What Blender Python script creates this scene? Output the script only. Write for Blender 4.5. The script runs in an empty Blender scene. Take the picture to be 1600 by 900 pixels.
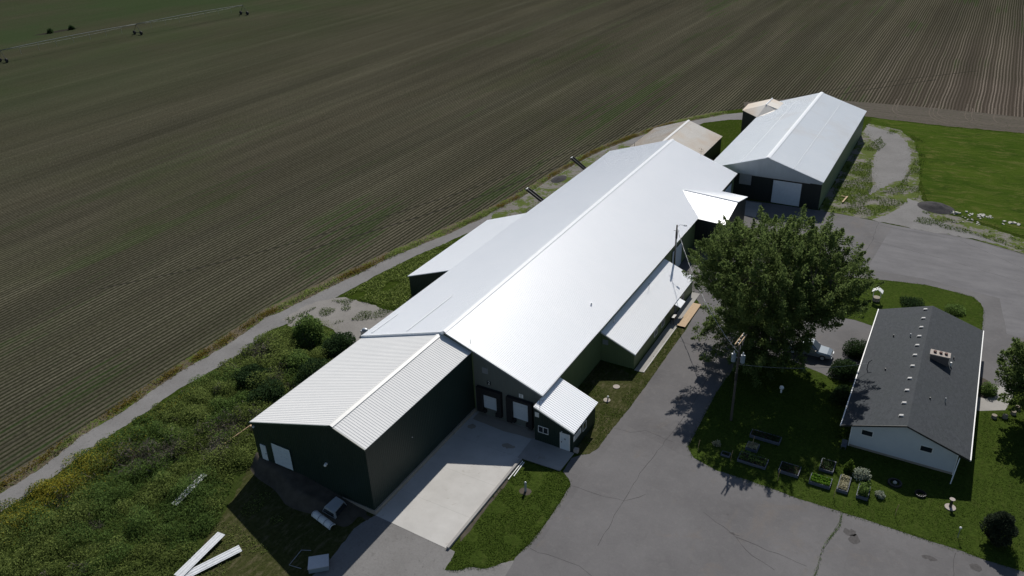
import bpy, bmesh, math, random
import numpy as np
from mathutils import Vector, Matrix, noise as mnoise

# ------------------------------------------------------------------ camera, sky, sun, exposure
S = bpy.context.scene
C = S.collection
cam_d = bpy.data.cameras.new("camera"); cam = bpy.data.objects.new("camera", cam_d); C.objects.link(cam)
cam_d.sensor_width = 36; cam_d.lens = 28.0; cam_d.clip_end = 5000; cam_d.clip_start = 0.5
_X = Vector((0.86845429, 0.49451715, -0.03521281)); _U = Vector((-0.2085421, 0.42882421, 0.87898805)); _F = Vector((-0.44977477, 0.75601759, -0.47554186))
cam.matrix_world = Matrix(((_X.x, _U.x, -_F.x, 0), (_X.y, _U.y, -_F.y, 0), (_X.z, _U.z, -_F.z, 57.0), (0, 0, 0, 1)))
S.camera = cam

TO_SUN = Vector((-0.26, 1.02, 1.0)).normalized()
ELEV = math.asin(TO_SUN.z); AZ = math.atan2(TO_SUN.x, TO_SUN.y)
w = bpy.data.worlds.new("World"); S.world = w; w.use_nodes = True
wn = w.node_tree.nodes; wl = w.node_tree.links
sky = wn.new("ShaderNodeTexSky"); sky.sky_type = 'NISHITA'; sky.sun_disc = False
sky.sun_elevation = ELEV; sky.sun_rotation = AZ; sky.air_density = 1.0; sky.dust_density = 0.6; sky.ozone_density = 1.2
wn["Background"].inputs[1].default_value = 0.066
wl.new(sky.outputs[0], wn["Background"].inputs[0])
sun_d = bpy.data.lights.new("sun", 'SUN'); sun_d.energy = 4.5; sun_d.angle = math.radians(0.5); sun_d.color = (1.0, 0.955, 0.89)
sun = bpy.data.objects.new("sun", sun_d); C.objects.link(sun)
sun.rotation_euler = (-TO_SUN).to_track_quat('-Z', 'Y').to_euler(); sun.location = (0, 0, 120)
S.view_settings.view_transform = 'Standard'; S.view_settings.look = 'None'
S.view_settings.exposure = 0.07; S.view_settings.gamma = 1
S.cycles.max_bounces = 6; S.cycles.diffuse_bounces = 3; S.cycles.transparent_max_bounces = 6
S.cycles.use_denoising = True

rng = np.random.default_rng(7); random.seed(7)

# ------------------------------------------------------------------ node helpers
class NB:
    def __init__(s, name):
        s.m = bpy.data.materials.new(name); s.m.use_nodes = True
        s.n = s.m.node_tree.nodes; s.l = s.m.node_tree.links
        s.b = s.n["Principled BSDF"]; s.out = s.n["Material Output"]
        s.pos = s.n.new("ShaderNodeNewGeometry").outputs["Position"]
    def put(s, sock, v):
        if isinstance(v, bpy.types.NodeSocket): s.l.new(v, sock)
        elif v is not None:
            if isinstance(v, (tuple, list)) and len(v) == 3 and sock.type == 'RGBA': v = (*v, 1)
            sock.default_value = v
    def scale(s, v, k):
        n = s.n.new("ShaderNodeVectorMath"); n.operation = 'MULTIPLY'; s.put(n.inputs[0], v); n.inputs[1].default_value = k; return n.outputs[0]
    def sep(s, v):
        n = s.n.new("ShaderNodeSeparateXYZ"); s.put(n.inputs[0], v); return n.outputs
    def noise(s, sc=1, det=4, rough=0.55, vec=None, dist=0):
        n = s.n.new("ShaderNodeTexNoise"); s.put(n.inputs["Vector"], vec or s.pos)
        n.inputs["Scale"].default_value = sc; n.inputs["Detail"].default_value = det; n.inputs["Roughness"].default_value = rough; n.inputs["Distortion"].default_value = dist
        return n.outputs["Fac"]
    def vor(s, sc=1, vec=None, feat='F1', out="Distance"):
        n = s.n.new("ShaderNodeTexVoronoi"); n.feature = feat; s.put(n.inputs["Vector"], vec or s.pos); n.inputs["Scale"].default_value = sc; return n.outputs[out]
    def math(s, op, a, b=None, c=None, clamp=False):
        n = s.n.new("ShaderNodeMath"); n.operation = op; n.use_clamp = clamp
        s.put(n.inputs[0], a)
        if b is not None: s.put(n.inputs[1], b)
        if c is not None: s.put(n.inputs[2], c)
        return n.outputs[0]
    def ramp(s, f, stops, interp='LINEAR'):
        n = s.n.new("ShaderNodeValToRGB"); s.put(n.inputs[0], f); cr = n.color_ramp; cr.interpolation = interp
        while len(cr.elements) < len(stops): cr.elements.new(0.5)
        for e, (p, c) in zip(cr.elements, stops):
            e.position = p; e.color = (*c, 1) if isinstance(c, (tuple, list)) else (c, c, c, 1)
        return n.outputs[0]
    def map(s, f, a, b, c=0, d=1):
        n = s.n.new("ShaderNodeMapRange"); s.put(n.inputs[0], f); n.inputs[1].default_value = a; n.inputs[2].default_value = b; n.inputs[3].default_value = c; n.inputs[4].default_value = d
        return n.outputs[0]
    def mix(s, f, a, b, mode='MIX'):
        n = s.n.new("ShaderNodeMix"); n.data_type = 'RGBA'; n.blend_type = mode
        s.put(n.inputs[0], f); s.put(n.inputs[6], a); s.put(n.inputs[7], b); return n.outputs[2]
    def bump(s, h, dist=0.05, strength=1.0):
        n = s.n.new("ShaderNodeBump"); n.inputs["Distance"].default_value = dist; n.inputs["Strength"].default_value = strength
        s.put(n.inputs["Height"], h); s.l.new(n.outputs[0], s.b.inputs["Normal"])
    def done(s, col, rough=0.8, spec=0.5, metal=0.0):
        s.put(s.b.inputs["Base Color"], col); s.put(s.b.inputs["Roughness"], rough); s.b.inputs["Specular IOR Level"].default_value = spec; s.b.inputs["Metallic"].default_value = metal
        return s.m

def paint(name, col, rough=0.5, spec=0.5, metal=0.0, var=0.12, sc=3.0):
    k = NB(name); f = k.noise(sc, 4)
    return k.done(k.mix(f, tuple(c * (1 - var) for c in col), tuple(min(1, c * (1 + var)) for c in col)), rough, spec, metal)

def roof_mat(name, a, b, rust=None, rough=0.36, spec=0.5, streak=0.5):
    k = NB(name)
    f1 = k.noise(0.16, 5, 0.6); f2 = k.noise(1.0, 4, 0.6, k.scale(k.pos, (0.45, 3.4, 0.45)))
    f = k.math('ADD', k.math('MULTIPLY', f1, 1 - streak), k.math('MULTIPLY', f2, streak))
    col = k.mix(k.map(f, 0.3, 0.7), a, b)
    if rust:
        g1 = k.noise(0.11, 4, 0.6); col = k.mix(k.math('MULTIPLY', k.map(g1, rust[1], rust[2]), rust[3], clamp=True), col, rust[0])
    return k.done(col, k.map(k.noise(0.5, 3), 0.3, 0.7, rough - 0.015, rough + 0.02), spec)

def siding_mat(name, col, axis=0, period=0.28, rough=0.5):
    k = NB(name); q = k.sep(k.pos); x = k.math('ADD', q[0], q[1])      # walls run along x or y, so x + y counts the ribs on either
    wv = k.math('SINE', k.math('MULTIPLY', x, 2 * math.pi / period)); h = k.map(wv, 0.35, 0.8)
    k.bump(h, 0.03, 0.7)
    f = k.noise(0.7, 5, 0.6, k.scale(k.pos, (1, 1, 0.35)))
    return k.done(k.mix(f, tuple(c * 0.78 for c in col), tuple(c * 1.22 for c in col)), rough, 0.4)

MT = {}
MT['roof_main'] = roof_mat('galvanised_white_roofing', (0.87, 0.895, 0.92), (0.91, 0.925, 0.945), rough=0.40, streak=0.5)
MT['roof_wing'] = roof_mat('weathered_white_roofing', (0.63, 0.635, 0.63), (0.70, 0.70, 0.69), rough=0.62, spec=0.12, streak=0.7)
MT['roof_shed'] = roof_mat('grey_steel_roofing', (0.62, 0.665, 0.705), (0.68, 0.715, 0.745), rust=((0.54, 0.50, 0.45), 0.55, 0.75, 0.35), rough=0.4)
MT['roof_tan'] = roof_mat('rust_stained_roofing', (0.50, 0.46, 0.40), (0.58, 0.56, 0.52), rust=((0.50, 0.37, 0.24), 0.42, 0.66, 0.85), rough=0.5)
MT['roof_small'] = roof_mat('white_ribbed_roofing', (0.88, 0.905, 0.93), (0.92, 0.93, 0.945), rough=0.40, streak=0.4)
MT['cap'] = paint('white_flashing', (0.82, 0.84, 0.86), 0.34)
MT['cap_dull'] = paint('dull_flashing', (0.66, 0.66, 0.64), 0.45)
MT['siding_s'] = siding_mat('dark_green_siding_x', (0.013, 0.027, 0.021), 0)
MT['siding_e'] = siding_mat('dark_green_siding_y', (0.018, 0.042, 0.032), 1)
MT['siding_grey'] = siding_mat('grey_green_siding', (0.14, 0.155, 0.14), 0)
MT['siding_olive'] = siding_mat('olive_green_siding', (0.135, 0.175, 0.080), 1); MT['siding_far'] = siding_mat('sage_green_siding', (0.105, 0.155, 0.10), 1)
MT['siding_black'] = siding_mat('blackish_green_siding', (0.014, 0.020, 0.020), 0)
MT['gable_steel'] = siding_mat('bare_steel_siding', (0.40, 0.44, 0.47), 0, 0.25, 0.4)
MT['door_white'] = paint('white_door_paint', (0.62, 0.66, 0.70), 0.45)
MT['door_panel'] = paint('white_sectional_door', (0.56, 0.62, 0.68), 0.45)
MT['black_rubber'] = paint('black_rubber', (0.012, 0.012, 0.013), 0.7)
MT['white'] = paint('white_paint', (0.78, 0.78, 0.76), 0.5)
MT['dark_glass'] = paint('dark_window_glass', (0.02, 0.025, 0.03), 0.12, 0.6)
MT['metal_grey'] = paint('grey_metal', (0.30, 0.32, 0.34), 0.4, 0.5, 0.3)
MT['metal_dark'] = paint('dark_metal', (0.02, 0.021, 0.023), 0.45)
MT['metal_galv'] = paint('galvanised_metal', (0.42, 0.45, 0.48), 0.42, 0.5, 0.4)
MT['pivot_pipe'] = paint('dull_pivot_pipe', (0.16, 0.18, 0.18), 0.6, 0.3); MT['seam_grey'] = paint('grey_roof_lap', (0.50, 0.53, 0.56), 0.6, 0.2); MT['sheet_metal'] = paint('dirty_white_sheet', (0.58, 0.60, 0.62), 0.55, 0.3, 0, 0.28, 2.5); MT['vent_grey'] = paint('grey_vent_paint', (0.42, 0.42, 0.41), 0.6, 0.2); MT['wood_pole'] = paint('weathered_pole_wood', (0.085, 0.076, 0.066), 0.85, 0.2, 0, 0.3, 6)
MT['wood_light'] = paint('light_timber', (0.42, 0.30, 0.18), 0.75, 0.3, 0, 0.2, 4)
MT['wood_bed'] = paint('shade_dark_bed_boards', (0.105, 0.115, 0.145), 0.7, 0.3, 0, 0.2, 4)  # board colour lowered to carry the tree's shade over the beds
MT['red'] = paint('red_paint', (0.35, 0.03, 0.02), 0.5)
MT['soil'] = paint('garden_soil', (0.035, 0.027, 0.02), 0.95, 0.1, 0, 0.4, 5)
MT['dirt'] = paint('bare_dirt', (0.075, 0.065, 0.052), 0.95, 0.1, 0, 0.5, 1.2)
MT['darkdirt'] = paint('dark_gravel_mound', (0.05, 0.048, 0.05), 0.95, 0.1, 0, 0.5, 3)
MT['wheel_rut'] = paint('damp_wheel_rut', (0.030, 0.029, 0.023), 1.0, 0.0, 0, 0.4, 2); MT['stone'] = paint('pale_rubble', (0.42, 0.41, 0.37), 0.9, 0.2, 0, 0.3, 4)
MT['stump'] = paint('cut_log', (0.26, 0.23, 0.19), 0.9, 0.2, 0, 0.3, 6)
MT['trim_green'] = paint('dark_green_trim', (0.02, 0.04, 0.032), 0.45)
MT['truck'] = paint('shade_dark_silver_paint', (0.19, 0.225, 0.255), 0.25, 0.6, 0.35, 0.04)  # silver darkened to stand in for tree shade that misses the truck
MT['tyre'] = paint('tyre_rubber', (0.015, 0.015, 0.016), 0.8)
MT['amber'] = paint('headlamp_lens', (0.6, 0.62, 0.65), 0.15, 0.6)
MT['brick'] = paint('chimney_brick', (0.15, 0.125, 0.115), 0.9, 0.2, 0, 0.3, 8)
MT['clay'] = paint('clay_flue', (0.10, 0.05, 0.04), 0.8)
MT['cement'] = paint('chimney_cap_cement', (0.36, 0.32, 0.29), 0.9, 0.2)
MT['crack'] = paint('dark_crack', (0.055, 0.053, 0.053), 0.95, 0.1)
MT['bark'] = paint('bark', (0.10, 0.085, 0.07), 0.9, 0.2, 0, 0.35, 5)
MT['cable'] = paint('grey_cable', (0.25, 0.26, 0.27), 0.5)
MT['cable_black'] = paint('black_cable', (0.015, 0.015, 0.015), 0.6)
MT['porcelain'] = paint('grey_blue_steel_can', (0.20, 0.25, 0.29), 0.4)

def house_wall():
    k = NB('pale_house_siding'); z = k.sep(k.pos)[2]
    fr = k.math('FRACT', k.math('MULTIPLY', z, 5.0)); k.bump(fr, 0.015, 0.6)
    return k.done(k.mix(k.noise(0.8, 5), (0.50, 0.53, 0.55), (0.62, 0.64, 0.65)), 0.7, 0.3)
MT['house_wall'] = house_wall()
def shingles():
    k = NB('dark_grey_shingles')
    f = k.noise(9, 3, 0.7); g = k.noise(0.5, 5, 0.6); v = k.vor(3.2, k.scale(k.pos, (1.9, 0.9, 1)), out="Color")
    c = k.mix(k.map(f, 0.25, 0.75), (0.022, 0.026, 0.031), (0.052, 0.058, 0.066))
    c = k.mix(0.35, c, k.mix(k.sep(v)[0], (0.026, 0.031, 0.037), (0.064, 0.072, 0.082)))
    c = k.mix(k.math('MULTIPLY', k.map(g, 0.35, 0.7), 0.4), c, (0.038, 0.046, 0.048))
    y = k.math('FRACT', k.math('MULTIPLY', k.sep(k.pos)[0], 6.5)); k.bump(k.math('ADD', y, f), 0.012, 0.6)
    return k.done(c, 0.85, 0.25)
MT['shingle'] = shingles()
def asphalt():
    k = NB('worn_asphalt')
    f = k.noise(0.12, 6, 0.6); g = k.noise(1.3, 6, 0.65, dist=0.6); h = k.noise(14, 3, 0.7)
    c = k.mix(k.map(f, 0.3, 0.7), (0.098, 0.094, 0.096), (0.156, 0.151, 0.153))
    c = k.mix(k.math('MULTIPLY', k.map(g, 0.5, 0.75), 0.45), c, (0.175, 0.168, 0.165))
    c = k.mix(k.math('MULTIPLY', k.map(k.noise(0.45, 5, 0.7, dist=1.0), 0.58, 0.72), 0.35), c, (0.085, 0.080, 0.078))
    c = k.mix(k.math('MULTIPLY', k.map(k.noise(0.35, 4, 0.6, k.scale(k.pos, (1.3, 0.5, 1))), 0.62, 0.72), 0.4), c, (0.16, 0.135, 0.11))
    q = k.sep(k.pos); seam = k.vor(0.055, k.scale(k.pos, (1, 0.7, 0)), out="Color")
    c = k.mix(k.math('MULTIPLY', k.sep(seam)[0], 0.22), c, (0.175, 0.170, 0.172))
    oil = k.map(k.noise(0.7, 3, 0.6, k.scale(k.pos, (1, 1, 0))), 0.72, 0.77); c = k.mix(k.math('MULTIPLY', oil, 0.55), c, (0.05, 0.046, 0.044))
    tan = k.map(k.noise(0.16, 5, 0.7, dist=0.8), 0.56, 0.70); c = k.mix(k.math('MULTIPLY', tan, 0.45), c, (0.165, 0.140, 0.120))
    c = k.mix(k.map(k.noise(3.5, 4, 0.7), 0.3, 0.7), k.mix(0.12, c, (0.05, 0.05, 0.05)), c)
    c = k.mix(k.map(h, 0.2, 0.8), k.mix(0.22, c, (0.05, 0.05, 0.05)), c)
    k.bump(h, 0.01, 0.5)
    return k.done(c, 0.92, 0.2)
MT['asphalt'] = asphalt()
def pale_asphalt():
    k = NB('pale_asphalt'); f = k.noise(0.3, 5, 0.6, k.scale(k.pos, (0.6, 1.6, 1))); h = k.noise(12, 3, 0.7); g = k.noise(1.2, 5, 0.7, dist=.8)
    c = k.mix(k.map(f, 0.3, 0.7), (0.128, 0.125, 0.130), (0.178, 0.174, 0.178)); c = k.mix(k.math('MULTIPLY', k.map(g, .55, .75), .4), c, (0.10, 0.095, 0.095)); c = k.mix(k.map(h, .2, .8), k.mix(.2, c, (0.05, 0.05, 0.05)), c)
    return k.done(c, 0.92, 0.15)
MT['asphalt_pale'] = pale_asphalt()
def concrete(name, a, b):
    k = NB(name)
    f = k.noise(0.35, 6, 0.6); g = k.noise(0.9, 5, 0.7, dist=1.2); h = k.noise(12, 3)
    c = k.mix(k.map(f, 0.3, 0.7), a, b)
    c = k.mix(k.math('MULTIPLY', k.map(g, 0.62, 0.74), 0.55), c, (0.20, 0.17, 0.13))
    x, y, _ = k.sep(k.pos)
    j = k.math('MULTIPLY', k.map(k.math('ABSOLUTE', k.math('SUBTRACT', k.math('FRACT', k.math('MULTIPLY', y, 0.2)), 0.5)), 0.0, 0.006, 1, 0), 0.35)
    c = k.mix(j, c, (0.15, 0.14, 0.13))
    k.bump(h, 0.005, 0.4)
    return k.done(c, 0.9, 0.2)
MT['concrete'] = concrete('pale_new_concrete', (0.40, 0.39, 0.37), (0.48, 0.47, 0.45))
MT['concrete_old'] = concrete('grey_concrete', (0.26, 0.25, 0.24), (0.34, 0.33, 0.31))
MT['concrete_wall'] = concrete('foundation_concrete', (0.27, 0.24, 0.20), (0.34, 0.30, 0.25))
def gravel(name, a, b, grass=0.0):
    k = NB(name)
    f = k.noise(0.25, 5, 0.6); g = k.noise(2.2, 5, 0.7, dist=0.5); v = k.vor(7, out="Color")
    c = k.mix(k.map(f, 0.3, 0.7), a, b); c = k.mix(0.35, c, k.mix(k.sep(v)[0], a, b))
    c = k.mix(k.math('MULTIPLY', k.map(g, 0.58, 0.7), 0.5), c, tuple(q * 0.5 for q in a))
    if grass:
        t = k.math('ADD', k.math('MULTIPLY', k.noise(0.28, 4, 0.6), 0.6), k.math('MULTIPLY', k.noise(1.6, 5, 0.7), 0.4))
        gc = k.mix(k.noise(0.8, 4), (0.040, 0.074, 0.008), (0.098, 0.115, 0.024))
        c = k.mix(k.map(t, grass, grass + 0.05), c, gc)
    k.bump(k.noise(9, 4, 0.7), 0.03, 0.6)
    return k.done(c, 0.95, 0.1)
MT['gravel'] = gravel('limestone_gravel', (0.148, 0.144, 0.140), (0.205, 0.200, 0.196))
MT['gravel_pale'] = gravel('pale_gravel', (0.175, 0.166, 0.154), (0.245, 0.233, 0.218))
MT['gravel_mix'] = gravel('weedy_gravel', (0.13, 0.122, 0.112), (0.19, 0.178, 0.16), 0.468)
MT['gravel_verge'] = gravel('weedy_verge', (0.075, 0.062, 0.042), (0.12, 0.10, 0.066), 0.50)
def lawn(name, a, b, dry, dry_amt=0.5):
    k = NB(name)
    f = k.noise(0.22, 6, 0.65); g = k.noise(2.6, 5, 0.7); h = k.noise(11, 4, 0.75); st = k.noise(1.0, 5, 0.7, k.scale(k.pos, (2.2, 0.7, 1)))
    c = k.mix(k.map(f, 0.3, 0.7), a, b)
    c = k.mix(k.map(g, 0.35, 0.7), c, tuple(q * 0.62 for q in a))
    c = k.mix(k.math('MULTIPLY', k.map(st, 0.5, 0.72), dry_amt), c, dry)
    c = k.mix(k.map(h, 0.25, 0.75), k.mix(0.55, c, (0.008, 0.016, 0.003)), c)
    k.bump(k.math('ADD', k.math('MULTIPLY', h, 0.6), g), 0.12, 1.0)
    return k.done(c, 1.0, 0.0)
MT['lawn'] = lawn('mown_grass', (0.052, 0.084, 0.015), (0.082, 0.118, 0.022), (0.090, 0.092, 0.032), 0.35)
MT['rough_grass'] = lawn('rough_grass', (0.040, 0.066, 0.009), (0.062, 0.092, 0.014), (0.12, 0.11, 0.05), 0.5)
MT['dry_grass'] = lawn('patchy_dry_grass', (0.062, 0.070, 0.024), (0.092, 0.092, 0.038), (0.17, 0.142, 0.090), 0.8)
MT['weed_soil'] = lawn('weedy_soil', (0.044, 0.068, 0.015), (0.068, 0.092, 0.022), (0.07, 0.06, 0.035), 0.5)
def patchy(name, a, b, c2):
    k = NB(name); f = k.noise(0.09, 6, 0.68, k.scale(k.pos, (0.7, 1.6, 1))); g = k.noise(0.42, 6, 0.75, k.scale(k.pos, (0.6, 1.5, 1)), 0.8); h = k.noise(4, 4, 0.75)
    c = k.mix(k.map(f, 0.35, 0.65), a, b); c = k.mix(k.math('MULTIPLY', k.map(g, 0.50, 0.64), 0.75), c, c2); c = k.mix(k.math('MULTIPLY', k.map(k.noise(0.2, 5, 0.7, dist=1.0), 0.58, 0.68), 0.6), c, (0.026, 0.046, 0.010)); c = k.mix(k.map(h, 0.25, 0.75), k.mix(0.5, c, (0.012, 0.026, 0.003)), c)
    k.bump(k.math('ADD', g, k.math('MULTIPLY', h, 0.5)), 0.25, 1.0); return k.done(c, 1.0, 0.0)
MT['far_lawn'] = patchy('bright_field_grass', (0.038, 0.070, 0.010), (0.070, 0.104, 0.016), (0.125, 0.128, 0.04))
def field():
    k = NB('row_crop_field'); x, y, _ = k.sep(k.pos)
    wob = k.math('MULTIPLY', k.math('SUBTRACT', k.noise(0.035, 3, 0.5), 0.5), 0.9)
    wob2 = k.math('MULTIPLY', k.math('SUBTRACT', k.noise(0.9, 3, 0.6), 0.5), 0.16)
    u = k.math('DIVIDE', k.math('ADD', x, k.math('ADD', wob, wob2)), 0.76)
    tri = k.math('MULTIPLY', k.math('ABSOLUTE', k.math('SUBTRACT', k.math('FRACT', u), 0.5)), 2.0)      # 1 at the row, 0 between
    big = k.noise(0.016, 5, 0.6, dist=0.4)
    stretch = k.noise(1.0, 4, 0.65, k.scale(k.pos, (0.34, 0.006, 1)))
    stretch2 = k.noise(1.0, 3, 0.6, k.scale(k.pos, (0.11, 0.004, 1)))
    fine = k.noise(2.2, 4, 0.7)
    row = k.n.new("ShaderNodeTexWhiteNoise"); row.noise_dimensions = '1D'; s_row = k.math('FLOOR', u); k.put(row.inputs["W"], s_row); rowv = row.outputs["Value"]
    row8 = k.n.new("ShaderNodeTexWhiteNoise"); row8.noise_dimensions = '1D'; k.put(row8.inputs["W"], k.math('FLOOR', k.math('DIVIDE', u, 8.0))); row8v = row8.outputs["Value"]
    mid = k.noise(1.0, 4, 0.65, k.scale(k.pos, (0.5, 0.05, 1))); grain = k.noise(1.1, 5, 0.75)
    soil = k.mix(k.map(stretch2, 0.35, 0.65), (0.066, 0.060, 0.047), (0.096, 0.085, 0.063))
    straw = k.mix(k.map(stretch, 0.3, 0.7), (0.108, 0.106, 0.072), (0.190, 0.178, 0.128))
    crop = k.mix(k.noise(0.05, 4), (0.018, 0.021, 0.010), (0.027, 0.033, 0.013))
    c = k.mix(k.map(tri, 0.22, 0.50), crop, soil)
    c = k.mix(k.math('MULTIPLY', k.map(tri, 0.58, 0.86), k.math('MULTIPLY', k.map(stretch, 0.25, 0.7, 0.35, 1.0), k.math('ADD', k.math('MULTIPLY', rowv, 0.75), k.math('MULTIPLY', row8v, 0.35)))), c, straw)
    green = k.math('MULTIPLY', k.map(big, 0.50, 0.66), k.map(stretch2, 0.35, 0.6))
    c = k.mix(k.math('MULTIPLY', green, 0.30), c, (0.036, 0.052, 0.016))
    pn = k.math('ADD', k.noise(0.035, 4, 0.6, k.scale(k.pos, (1.6, 0.5, 1))), k.math('MULTIPLY', k.math('SUBTRACT', k.math('ADD', grain, rowv), 1.0), 0.16))
    patch = k.math('MULTIPLY', k.map(pn, 0.585, 0.66), k.map(x, -190, -90))
    c = k.mix(k.math('MULTIPLY', patch, k.map(tri, 0.15, 0.6, 0.9, 0.45)), c, (0.026, 0.052, 0.012))
    band = k.math('ADD', k.math('MULTIPLY', k.noise(1.0, 3, 0.5, k.scale(k.pos, (0.045, 0.010, 1))), 0.55), k.math('MULTIPLY', k.noise(1.0, 3, 0.5, k.scale(k.pos, (0.22, 0.012, 1))), 0.45))
    bv = k.math('MULTIPLY', k.map(band, 0.36, 0.64, 0.80, 1.18), k.map(k.noise(1.6, 4, 0.8), 0.32, 0.68, 0.74, 1.26)); cb = k.n.new("ShaderNodeCombineColor"); [k.put(cb.inputs[q], bv) for q in range(3)]
    c = k.mix(1.0, c, cb.outputs[0], 'MULTIPLY')
    c = k.mix(k.math('MULTIPLY', k.map(mid, 0.55, 0.75), 0.35), c, (0.042, 0.040, 0.032))
    c = k.mix(k.math('MULTIPLY', k.map(grain, 0.55, 0.75), 0.35), c, (0.110, 0.100, 0.078))
    # greener tone far from the sheds, bare headland close to the turning strip
    far = k.math('MULTIPLY', k.map(x, -150, -330), 0.55)
    c = k.mix(far, c, (0.052, 0.058, 0.030))
    corner = k.math('MULTIPLY', k.map(k.noise(0.012, 4, 0.6), 0.40, 0.60), k.map(x, -190, -300)); c = k.mix(k.math('MULTIPLY', corner, 0.65), c, (0.036, 0.066, 0.024))
    brown = k.math('MULTIPLY', k.math('MULTIPLY', k.map(x, -40, 5), k.map(y, 400, 215)), k.map(big, 0.35, 0.6, 0.45, 0.85))
    c = k.mix(brown, c, k.mix(k.math('MULTIPLY', k.map(tri, 0.4, 0.8), k.map(rowv, 0.35, 1.0, 0.05, 1.0)), (0.090, 0.070, 0.060), (0.36, 0.30, 0.255)))
    c = k.mix(k.map(fine, 0.3, 0.7), k.mix(0.5, c, (0.018, 0.017, 0.012)), c)
    k.bump(k.math('ADD', k.math('MULTIPLY', tri, 0.8), k.math('MULTIPLY', fine, 0.5)), 0.16, 0.9)
    return k.done(c, 0.95, 0.1)
MT['field'] = field(); MT['field'].node_tree.nodes['Principled BSDF'].inputs['Specular IOR Level'].default_value = 0
def headland():
    k = NB('bare_headland'); st = k.noise(1.0, 5, 0.7, k.scale(k.pos, (0.05, 1.1, 1)))
    c = k.mix(k.map(st, 0.3, 0.7), (0.055, 0.048, 0.038), (0.098, 0.082, 0.064)); c = k.mix(k.map(k.noise(1.5, 4), 0.5, 0.75), c, (0.04, 0.045, 0.022))
    k.bump(st, 0.1, 0.8); return k.done(c, 0.95, 0.1)
MT['headland'] = headland()

def leafmat(name, lo, hi, transl=0.35, rough=0.5):
    k = NB(name); a = k.n.new("ShaderNodeAttribute"); a.attribute_name = "tint"
    c = k.mix(a.outputs["Fac"], lo, hi); k.done(c, 0.85, 0.08)
    t = k.n.new("ShaderNodeBsdfTranslucent"); k.l.new(k.mix(0.5, c, k.mix(0.7, c, hi)), t.inputs[0])
    ms = k.n.new("ShaderNodeMixShader"); ms.inputs[0].default_value = transl
    k.l.new(k.b.outputs[0], ms.inputs[1]); k.l.new(t.outputs[0], ms.inputs[2]); k.l.new(ms.outputs[0], k.out.inputs[0]); return k.m
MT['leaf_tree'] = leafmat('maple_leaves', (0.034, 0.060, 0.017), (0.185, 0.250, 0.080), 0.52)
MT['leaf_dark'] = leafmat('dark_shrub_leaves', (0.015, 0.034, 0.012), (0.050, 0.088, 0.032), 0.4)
MT['leaf_bush'] = leafmat('green_shrub_leaves', (0.042, 0.082, 0.018), (0.170, 0.255, 0.072), 0.58)
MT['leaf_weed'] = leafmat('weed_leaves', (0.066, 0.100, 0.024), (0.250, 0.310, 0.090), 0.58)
MT['leaf_yellow'] = leafmat('yellow_flowering_weeds', (0.14, 0.14, 0.02), (0.50, 0.44, 0.06), 0.45)
MT['leaf_gold'] = leafmat('ochre_verge_weeds', (0.09, 0.082, 0.018), (0.22, 0.165, 0.035), 0.4)
MT['leaf_grey'] = leafmat('dead_grey_twigs', (0.07, 0.06, 0.05), (0.19, 0.17, 0.15), 0.1)
MT['leaf_lettuce'] = leafmat('lettuce', (0.06, 0.14, 0.012), (0.15, 0.28, 0.03))
MT['leaf_cream'] = leafmat('cream_flowers', (0.20, 0.19, 0.10), (0.55, 0.52, 0.36))
MT['leaf_white'] = leafmat('white_variegated_leaves', (0.06, 0.10, 0.04), (0.55, 0.58, 0.48))
MT['grass_blade'] = leafmat('grass_blades', (0.045, 0.082, 0.010), (0.100, 0.155, 0.026), 0.45)
MT['conifer'] = leafmat('conifer_needles', (0.014, 0.024, 0.014), (0.050, 0.064, 0.036), 0.25)

# ------------------------------------------------------------------ object helpers
def tag(o, label=None, cat=None, group=None, kind=None):
    if label: o["label"] = label
    if cat: o["category"] = cat
    if group: o["group"] = group
    if kind: o["kind"] = kind
    return o
def thing(name, label, cat, loc=(0, 0, 0), group=None, rz=0):
    o = bpy.data.objects.new(name, None); C.objects.link(o); o.location = loc; o.rotation_euler = (0, 0, rz); o.empty_display_size = 0.3
    return tag(o, label, cat, group)
def copy_tree(o, parent=None):
    c = o.copy(); C.objects.link(c)
    if parent: c.parent = parent
    for ch in list(o.children): copy_tree(ch, c)
    return c

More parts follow.
